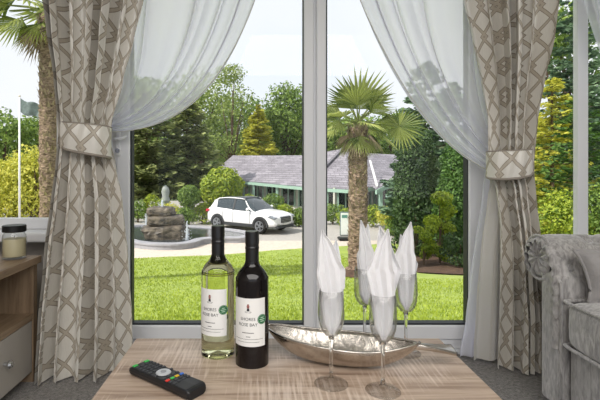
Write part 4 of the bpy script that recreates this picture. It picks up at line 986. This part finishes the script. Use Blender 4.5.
MB().box(1.055, .79, .07, 1.7, 1.545, .288).build('seat_base', V, ac, bevel=.012)
MB().box(1.052, .80, .06, 1.062, 1.54, .075).build('base_trim', V, ac)
def cushion_mesh(x0, y0, z0, x1, y1, z1, puff):
    a = MB(); cx, cy, cz = (x0+x1)/2, (y0+y1)/2, (z0+z1)/2; hx, hy, hz = (x1-x0)/2, (y1-y0)/2, (z1-z0)/2
    def fn(u, v):
        th, ph = 2*PI*u, PI*(v-.5); g = lambda t, e: math.copysign(abs(t)**e, t)
        X_, Y_, Z_ = g(math.cos(ph), .16)*g(math.cos(th), .16), g(math.cos(ph), .16)*g(math.sin(th), .16), g(math.sin(ph), .3)
        return Vector((cx+hx*X_, cy+hy*Y_, cz+hz*Z_+puff*(1-X_*X_)*(1-Y_*Y_)*(1 if Z_ > 0 else 0)))
    a.grid(96, 60, fn, wrap=True); return a
sc_ = cushion_mesh(1.022, .80, .292, 1.64, 1.543, .452, .03).build('seat_cushion', V, ac, smooth=True)
for z in (.447, .298): MB().tube([(1.64, 1.536, z), (1.05, 1.537, z), (1.03, 1.53, z), (1.025, 1.50, z), (1.025, .84, z), (1.04, .806, z)], .006, 8).build('piping', V, sc_, smooth=True)
bk = MB(); bk.grid(60, 50, lambda u, v: Vector((1.64+.12*v-.03*math.sin(PI*v)*(1-.3*abs(math.sin(u*5*PI)))-.05*(v > .9)*(v-.9)*8, .66+1.01*u, .30+.50*v))); bk.build('backrest', V, ac, smooth=True, solid=.02)
MB().box(1.74, .66, .08, 1.9, 1.67, .79).build('back_frame', V, ac, bevel=.05)
for fx in (1.09, 1.82):
    for fy_ in (.68, 1.61): MB().lathe([(.018, 0), (.026, .06), (0, .062)], 14, fx, fy_).build('foot', mat('dark_wood_foot', (60, 44, 34), .4), ac)

pl = thing('scatter_cushion', 'small grey velvet cushion leaning on the armchair arm', 'cushion', (1.290, 1.492, .466), 0)
pv = mat('scatter_velvet', (150, 147, 146), .65, bump=.25, bscale=60, sheen=.6, var=.12, vscale=20)
a = MB(); hx, hz, T = .222, .082, .04
def pf2(sg):
    def f(u, v):
        a_, b_ = 2*u-1, 2*v-1; pin = 1+.07*(abs(a_)**4*abs(b_)**4)-.05*(1-a_*a_)*(b_*b_)**2-.03*(1-b_*b_)*(a_*a_)**2
        return Vector((hx*a_*pin+(.028*(1-v) if a_ < 0 else 0)*-a_, sg*T*((1-a_**6)*(1-b_**4))**.5, hz+hz*b_*pin))
    return f
b_ = MB(); b_.grid(36, 24, pf2(1)); b_.grid(36, 24, pf2(-1)); b_.xf(Matrix.Rotation(math.radians(-8), 4, 'X') @ Matrix.Rotation(math.radians(-2), 4, 'Y')); b_.build('cushion', pv, pl, smooth=True)
rp = [pf2(1)(u, v) for u, v in [(0, i/12) for i in range(13)]+[(i/16, 1) for i in range(17)]+[(1, 1-i/12) for i in range(13)]+[(1-i/16, 0) for i in range(17)]]
k_ = MB().tube(rp, .005, 6).xf(Matrix.Rotation(math.radians(-8), 4, 'X') @ Matrix.Rotation(math.radians(-2), 4, 'Y')).build('piping', pv, pl, smooth=True)

# ---------------------------------------------------------------- bottles
def textmesh(s, size, width=None):
    cu = bpy.data.curves.new('t', 'FONT'); cu.body = s; cu.size = size; cu.align_x = 'CENTER'; cu.resolution_u = 3; cu.fill_mode = 'FRONT'
    o = bpy.data.objects.new('t', cu); C.objects.link(o); bpy.context.view_layer.update()
    me = bpy.data.meshes.new_from_object(o.evaluated_get(bpy.context.evaluated_depsgraph_get()))
    v = [tuple(p.co) for p in me.vertices]; f = [tuple(p.vertices) for p in me.polygons]
    bpy.data.objects.remove(o); bpy.data.curves.remove(cu); bpy.data.meshes.remove(me); return v, f
paper = mat('label_paper', (236, 236, 234), .7, bump=.05, bscale=200); ink = mat('label_ink', (52, 52, 58), .7); rust = mat('lighthouse_rust', (140, 62, 52), .7)
seal = mat('seal_green', (34, 104, 62), .5); sealt = mat('seal_pale_print', (190, 220, 198), .6); cap = mat('capsule_black', (16, 16, 18), .3, coat=.3)
def bottle(name, label, loc, R, H, glassm, zl0, zl1, ang, name_, seal_da):
    root = thing(name, label, 'bottle', loc)
    nr = .0148
    prof = [(0, .012), (R*.55, .006), (R*.82, 0), (R*.95, .002), (R, .010), (R, H*.60), (R*.985, H*.63), (R*.93, H*.66), (R*.80, H*.692), (R*.62, H*.72), (R*.48, H*.745), (nr*1.02, H*.785), (nr*.95, H*.84), (nr*.92, H*.97), (0, H*.97)]
    # smooth profile
    P = [prof[0]]+[cat_(prof, i/90) for i in range(1, 90)]+[prof[-1]]; P = [(max(0, r), z) for r, z in P]; P[0] = (0, .012); P[-1] = (0, H*.97)
    MB().lathe(P, 64).build('glass', glassm, root, smooth=True)
    MB().lathe([(nr*1.0, H*.70+.0215*0+H*.0), (nr*1.0, H*.70)], 8) if False else None
    cz0 = H-.092
    MB().lathe([(nr*.98, cz0), (nr*1.06, cz0), (nr*1.06, H-.042), (nr*1.10, H-.040), (nr*1.10, H-.037), (nr*1.05, H-.035), (nr*1.05, H-.031), (nr*1.10, H-.029), (nr*1.10, H-.002), (nr*1.02, H), (0, H)], 40).build('screw_cap', cap, root, smooth=False)
    def wrap(x, z, off=.0006):                      # x along the label, from its centre, z height
        t = ang+x/R; r = R+off; return (r*math.sin(t), -r*math.cos(t), z)
    hw = .041
    m = MB(); m.grid(32, 2, lambda u, v: wrap(-hw+2*hw*u, zl0+(zl1-zl0)*v, .0005)); lab = m.build('label', paper, root, smooth=True)
    def put(s, size, x, z, mt, par=lab, off=.0009, nm='lettering'):
        v, f = textmesh(s, size); q = MB(); q.add([wrap(x+p[0], z+p[1], off) for p in v], f); return q.build(nm, mt, par, flip=False)
    h = zl1-zl0; top = zl1
    put(name_[0], .0098, -.001, top-h*.46, ink); put(name_[1], .0098, -.001, top-h*.575, ink)
    def strip(x0, x1, z0, z1, mt, off=.0009): q = MB(); q.grid(12, 1, lambda u, v: wrap(x0+(x1-x0)*u, z0+(z1-z0)*v, off)); return q
    for (x0, x1, z) in ((-.034, .034, .15), (-.028, .026, .09)): strip(x0, x1, zl0+h*z, zl0+h*z+.0007, ink).build('rule', ink, lab)
    for (x0, x1, z) in ((-.014, .013, .28), (-.005, .005, .20)): strip(x0, x1, zl0+h*z, zl0+h*z+.0013, ink).build('small_print', ink, lab)
    # lighthouse mark
    q = MB(); zt = top-h*.12
    for (w_, z0, z1) in ((.0022, 0, .003), (.0032, .0036, .0055), (.0026, .006, .0085)): q.v += [wrap(-w_, zt-z1, .001), wrap(w_, zt-z1, .001), wrap(w_, zt-z0, .001), wrap(-w_, zt-z0, .001)]; b0 = len(q.v)-4; q.f.append((b0, b0+1, b0+2, b0+3))
    q.build('lighthouse_mark', rust, lab, flip=False)
    q = MB()
    for (wt, wb, z0, z1) in ((.0022, .0032, .009, .0155), (.007, .008, .0165, .0175), (.0055, .0065, .0185, .0193)): b0 = len(q.v); q.v += [wrap(-wb, zt-z1, .001), wrap(wb, zt-z1, .001), wrap(wt, zt-z0, .001), wrap(-wt, zt-z0, .001)]; q.f.append((b0, b0+1, b0+2, b0+3))
    q.build('lighthouse_base', ink, lab, flip=False)
    # round green seal on the label's right edge
    sx, sz = seal_da, top-h*.44; q = MB(); q.add([wrap(sx, sz, .0012)]+[wrap(sx+.0112*math.cos(2*PI*i/32), sz+.0112*math.sin(2*PI*i/32), .0012) for i in range(32)], [(0, 1+i, 1+(i+1) % 32) for i in range(32)])
    sl = q.build('seal', seal, root, flip=False)
    q = MB(); q.add([wrap(sx+r*math.cos(2*PI*i/32), sz+r*math.sin(2*PI*i/32), .0016) for i in range(32) for r in (.0094, .0099)], [(2*i, 2*i+1, (2*i+3) % 64, (2*i+2) % 64) for i in range(32)]); q.build('seal_ring', sealt, sl, flip=False)
    for k, w_ in enumerate((.004, .0065, .0045)): strip(sx-w_, sx+w_, sz+.0033-.0042*k, sz+.0051-.0042*k, sealt, .0017).build('seal_print', sealt, sl)
    return root
gw = mat('white_wine_glass', (238, 238, 196), .0, trans=1, ior=1.36, spec=.5)
grd = mat('red_wine_glass', (10, 5, 8), .05, spec=.5, coat=.15)
bottle('wine_bottle', 'pale white wine bottle with black cap, left of the pair on the table', (-.107, 1.095, TZ), .0402, .310, gw, .055, .165, math.radians(-23), ('SHORES', 'ROSE BAY', 'PINOT GRIGIO'), .0325)
bottle('wine_bottle', 'dark red wine bottle with black cap, right of the pair on the table', (-.023, 1.044, TZ), .0385, .304, grd, .050, .158, math.radians(-12), ('SHORES', 'ROSE BAY', 'SHIRAZ'), .032)

# ---------------------------------------------------------------- silver leaf dish
ds = thing('leaf_dish', 'long hammered silver leaf-shaped dish with stalk handle on the table', 'dish', (0, 0, TZ))
pA, pB = Vector((.012, 1.088)), Vector((.350, .998)); axd = (pB-pA); Ld = axd.length; axd.normalize(); nd = Vector((-axd.y, axd.x))
def dishp(t, k, off=0):
    """t along the leaf, k across -1..1"""
    wv = .062*(math.sin(PI*min(1, max(0, t))**.92)**.72) if 0 < t < 1 else 0
    bulge = .012*math.sin(PI*t); rim = .052+.016*(1-t)**3+.010*t**4
    floor_ = .003+(rim-.003)*(abs(2*t-1)**3.2)
    z = floor_+(rim-floor_)*abs(k)**2.2
    c = pA+axd*(Ld*t)+nd*(bulge*-1+wv*k); return Vector((c.x, c.y, z+.002*math.sin(t*9+k*2)*(abs(k)**2)))
m = MB(); m.grid(70, 28, lambda u, v: dishp(u, 2*v-1)); bowl = m.build('bowl', M_['silver'], ds, smooth=True, solid=.0035, flip=False)
for sg in (-1, 1): MB().tube([dishp(i/60, sg) for i in range(61)], .0032, 8).build('rim', M_['silver'], bowl, smooth=True)
MB().tube([dishp(i/30*.94+.03, 0)+Vector((0, 0, .0028)) for i in range(31)], .0016, 6).build('midrib', M_['silver'], bowl, smooth=True)
hp = [(.338, 1.0, .055), (.360, 1.002, .052), (.385, 1.008, .047), (.415, 1.018, .040), (.438, 1.028, .034)]
m = MB()
def hf(u, v):
    t = v*(len(hp)-1); k = min(int(t), len(hp)-2); p = Vector(hp[k]).lerp(Vector(hp[k+1]), t-k); w_ = .007+.012*v**1.6; th = .007-.002*v
    an = 2*PI*u; g = lambda t_: math.copysign(abs(t_)**.5, t_); tw = .5*v
    o = Vector((0.1*w_*g(math.cos(an)), -w_*g(math.cos(an)), th*g(math.sin(an)))); return p+Vector((o.x, o.y*math.cos(tw)-o.z*math.sin(tw), o.y*math.sin(tw)*.6+o.z))
m.grid(20, 24, hf, wrap=True); b0 = len(m.v)-20; m.f.append(tuple(b0+i for i in range(20))); m.f.append(tuple(range(20))); m.build('stalk_handle', M_['silver'], ds, smooth=True)

# ---------------------------------------------------------------- glasses and napkins
gl = thinglass('clear_glass', 1.5, (.97, .975, .975), edge=.42)
gstem = mat('stem_glass', (250, 252, 252), .0, trans=1, ior=1.45)
gfoot = thinglass('foot_glass', 1.5, (.97, .97, .97), edge=.7)
def mixin(m, f):                                    # part refraction, part straight-through light
    n = m.node_tree.nodes; l = m.node_tree.links; g = n.new('ShaderNodeBsdfGlass'); g.inputs['IOR'].default_value = 1.45; x = n.new('ShaderNodeMixShader'); x.inputs[0].default_value = f
    o = n['Material Output'].inputs[0]; l.new(o.links[0].from_socket, x.inputs[1]); l.new(g.outputs[0], x.inputs[2]); l.new(x.outputs[0], o)
mixin(gfoot, .12); mixin(gl, .12)
GH = .196
def wineglass(label, loc):
    root = thing('wine_glass', label, 'glass', loc, 0, 'stemmed glasses on the coffee table')
    MB().lathe([(0, .0), (.034, .0), (.0352, .0012), (.034, .0026), (.02, .0042), (.008, .008), (.005, .014), (0, .0145)], 40).build('foot', gfoot, root, smooth=True)
    MB().lathe([(0, .0145), (.0048, .0145), (.0038, .03), (.0035, .06), (.004, .09), (.006, .098), (0, .0995)], 24).build('stem', gstem, root, smooth=True)
    outp = [(0, .0996), (.006, .0998), (.014, .1035), (.0215, .113), (.0258, .127), (.0275, .145), (.0268, .168), (.025, GH)]
    inn = [(r-.0011, z+.0002 if z > .12 else z+.0018) for r, z in reversed(outp[1:])]
    pr = outp+[(.0244, GH+.0003)]+inn+[(0, .1014)]
    MB().lathe(pr, 48).build('bowl', gl, root, smooth=True); return root
def napkin(label, loc, seed, H, wmax, peaks, rz):
    """napkin pleated into a tall pointed leaf: base pinched in the glass, flaring above the rim"""
    rnd = random.Random(seed); root = tag(MB_nap(seed, H, wmax, peaks, rnd), label, 'napkin', 'folded napkins in the glasses'); root.location = loc; root.rotation_euler = (0, 0, rz); return root
def MB_nap(seed, H, wmax, peaks, rnd):
    m = MB(); first = True
    for li, (cx_, hh, w_, dy, tilt) in enumerate(peaks):
        ph0 = rnd.uniform(0, 6)
        def fn(u, v, cx_=cx_, hh=hh, w_=w_*1.08, dy=dy, tilt=tilt, ph0=ph0, li=li):
            a_ = 2*u-1; z = .106+hh*v; inglass = min(1, max(0, (GH-z)/.09))
            base = .0225*math.sqrt(max(0, 1-inglass**3))+.003
            # leaf outline, one edge nearly straight and the other bulging, the tip leaning to the straight side
            def pw_(tb_):
                for (t0, r0), (t1, r1) in zip(tb_, tb_[1:]):
                    if t0 <= v <= t1: return r0+(r1-r0)*(v-t0)/(t1-t0)
                return tb_[-1][1]
            st_ = pw_([(0, .10), (.12, .62), (.34, .80), (.46, .86), (.60, .98), (.66, .80), (.80, .74), (.93, .62), (1, .50)])
            bu_ = pw_([(0, .10), (.12, .62), (.34, .84), (.50, 1.02), (.62, 1.18), (.69, .86), (.80, .50), (.88, .20), (.95, -.22), (1, -.46)])
            flip_ = 1 if (li+seed) % 2 else -1
            le, ri = (-st_, bu_) if flip_ > 0 else (-bu_, st_)
            k = max(.05, (ri-le)/2); mid_ = (ri+le)/2*w_; ww = w_*k
            if z < GH+.006: ww = min(ww, base*.96); mid_ = max(-(base-ww), min(base-ww, mid_))
            pl = abs(((a_*1.3+ph0+v*.5) % 1)*2-1)-.5
            lim = math.sqrt(max(0, 1-min(1, (abs(a_)*ww/.0245)**2)))*.0245 if z < GH else 1
            y = dy+(.0062*pl*(.4+k)-.008*a_*a_)*(1-.3*v)+tilt*v*v*.02
            if z < GH+.003: y = max(-lim*.9, min(lim*.9, y))
            return Vector((cx_*max(0, min(1, (z-GH)/.05))+mid_+a_*ww, y, z))
        m.grid(26, 46, fn)
    return m.build('folded_napkin', M_['linen'], None, smooth=False, solid=.0012, flip=False)
spots = [('left-hand glass in front of the silver dish', (.144, .9375), 1, [(-.006, .215, .026, -.003, .3), (.004, .19, .025, .005, 1), (.0, .15, .022, .010, 0)], 'single white folded napkin left of the group, nearest the door frame', .1),
         ('nearest glass, right of centre before the silver dish', (.244, .908), 2, [(-.004, .222, .024, -.004, 0), (.007, .225, .023, .003, .5), (.002, .17, .024, .009, 0)], 'white twin-peaked folded napkin in the nearest glass', -.1),
         ('back glass half hidden behind the twin-peaked napkin', (.262, 1.148), 3, [(-.003, .212, .020, -.003, 0), (.003, .20, .019, .004, .4), (0, .16, .017, .010, 0)], 'white folded napkin behind and left of the twin-peaked one, before the palm trunk', .2),
         ('right-hand glass behind the dish handle', (.350, 1.095), 4, [(-.001, .214, .022, -.004, 0), (.001, .18, .022, .004, .6), (0, .15, .022, .010, 0)], 'white folded napkin furthest right of the four', -.15)]
for lb, (gx, gy), sd, pk, nl, rz in spots:
    wineglass('clear stemmed wine glass, '+lb, (gx, gy, TZ)); napkin(nl, (gx, gy, TZ), sd, .2, .026, pk, rz)

# ---------------------------------------------------------------- remote control
rmid = Vector((-.2005, .940)); rm = thing('remote_control', 'black television remote lying on the left of the table', 'remote control', (rmid.x, rmid.y, TZ), math.radians(-37.6))
Lr, Wr = .188, .052
a = MB(); ns_ = 40
def rsec(t):
    x = -Lr/2+Lr*t; e = min(1, t/.06, (1-t)/.06); w_ = Wr/2*(.9+.1*math.sqrt(max(0, 1-(1-e)**2)))*(1-.04*math.sin(PI*t)); hz_ = .019+.002*t-.004*(1-e)**2
    return [(x, -w_*.72, .0005), (x, -w_*.93, .004), (x, -w_, hz_*.6), (x, -w_*.97, hz_*.93), (x, -w_*.9, hz_), (x, 0, hz_+.0008), (x, w_*.9, hz_), (x, w_*.97, hz_*.93), (x, w_, hz_*.6), (x, w_*.93, .004), (x, w_*.72, .0005)]
for i in range(ns_+1): a.v += rsec(i/ns_)
for i in range(ns_):
    for j in range(11): a.f.append((i*11+j, i*11+(j+1) % 11, (i+1)*11+(j+1) % 11, (i+1)*11+j))
a.f.append(tuple(range(11))); a.f.append(tuple(ns_*11+j for j in range(11)))
a.build('casing', M_['remote'], rm, smooth=False, bevel=.001)
def rb(x, y, sx, sy, m, nm='button', h=.0016, par=rm):
    z = .0195+.002*(x/Lr+.5); q = MB().box(x-sx/2, y-sy/2, z-.001, x+sx/2, y+sy/2, z+h); return q.build(nm, m, par, bevel=.0006)
bm_ = {k: mat('button_'+k, c, .5) for k, c in dict(green=(70, 190, 90), red=(220, 60, 50), yellow=(230, 190, 40), blue=(60, 110, 200)).items()}
rb(-.083, -.015, .007, .011, bm_['green']); rb(-.083, .015, .007, .011, bm_['green'])
for r_ in range(5):
    for c_ in range(4): rb(-.071+r_*.0105, -.018+c_*.012, .0062, .0085, M_['btn'])
pw = MB().lathe([(0, .0195), (.0155, .0198), (.016, .0212), (.0145, .0226), (0, .0228)], 30, -.008, 0).build('direction_pad', mat('silver_pad', (196, 198, 202), .35, .3), rm)
MB().lathe([(0, .0226), (.006, .0228), (.0058, .0238), (0, .0242)], 20, -.008, 0).build('ok_button', mat('pale_button', (150, 152, 156), .4), pw)
for x, y in ((-.008, -.0205), (-.008, .0205), (.014, -.018), (.014, -.006), (.014, .006), (.014, .018)): rb(x, y, .006, .007, M_['btn'])
for c_, k in enumerate(('red', 'green', 'yellow', 'blue')): rb(.027, -.0185+c_*.0123, .0062, .009, bm_[k])
for r_ in range(2):
    for c_ in range(4): rb(.0375+r_*.0095, -.0185+c_*.0123, .0058, .008, M_['btn'])
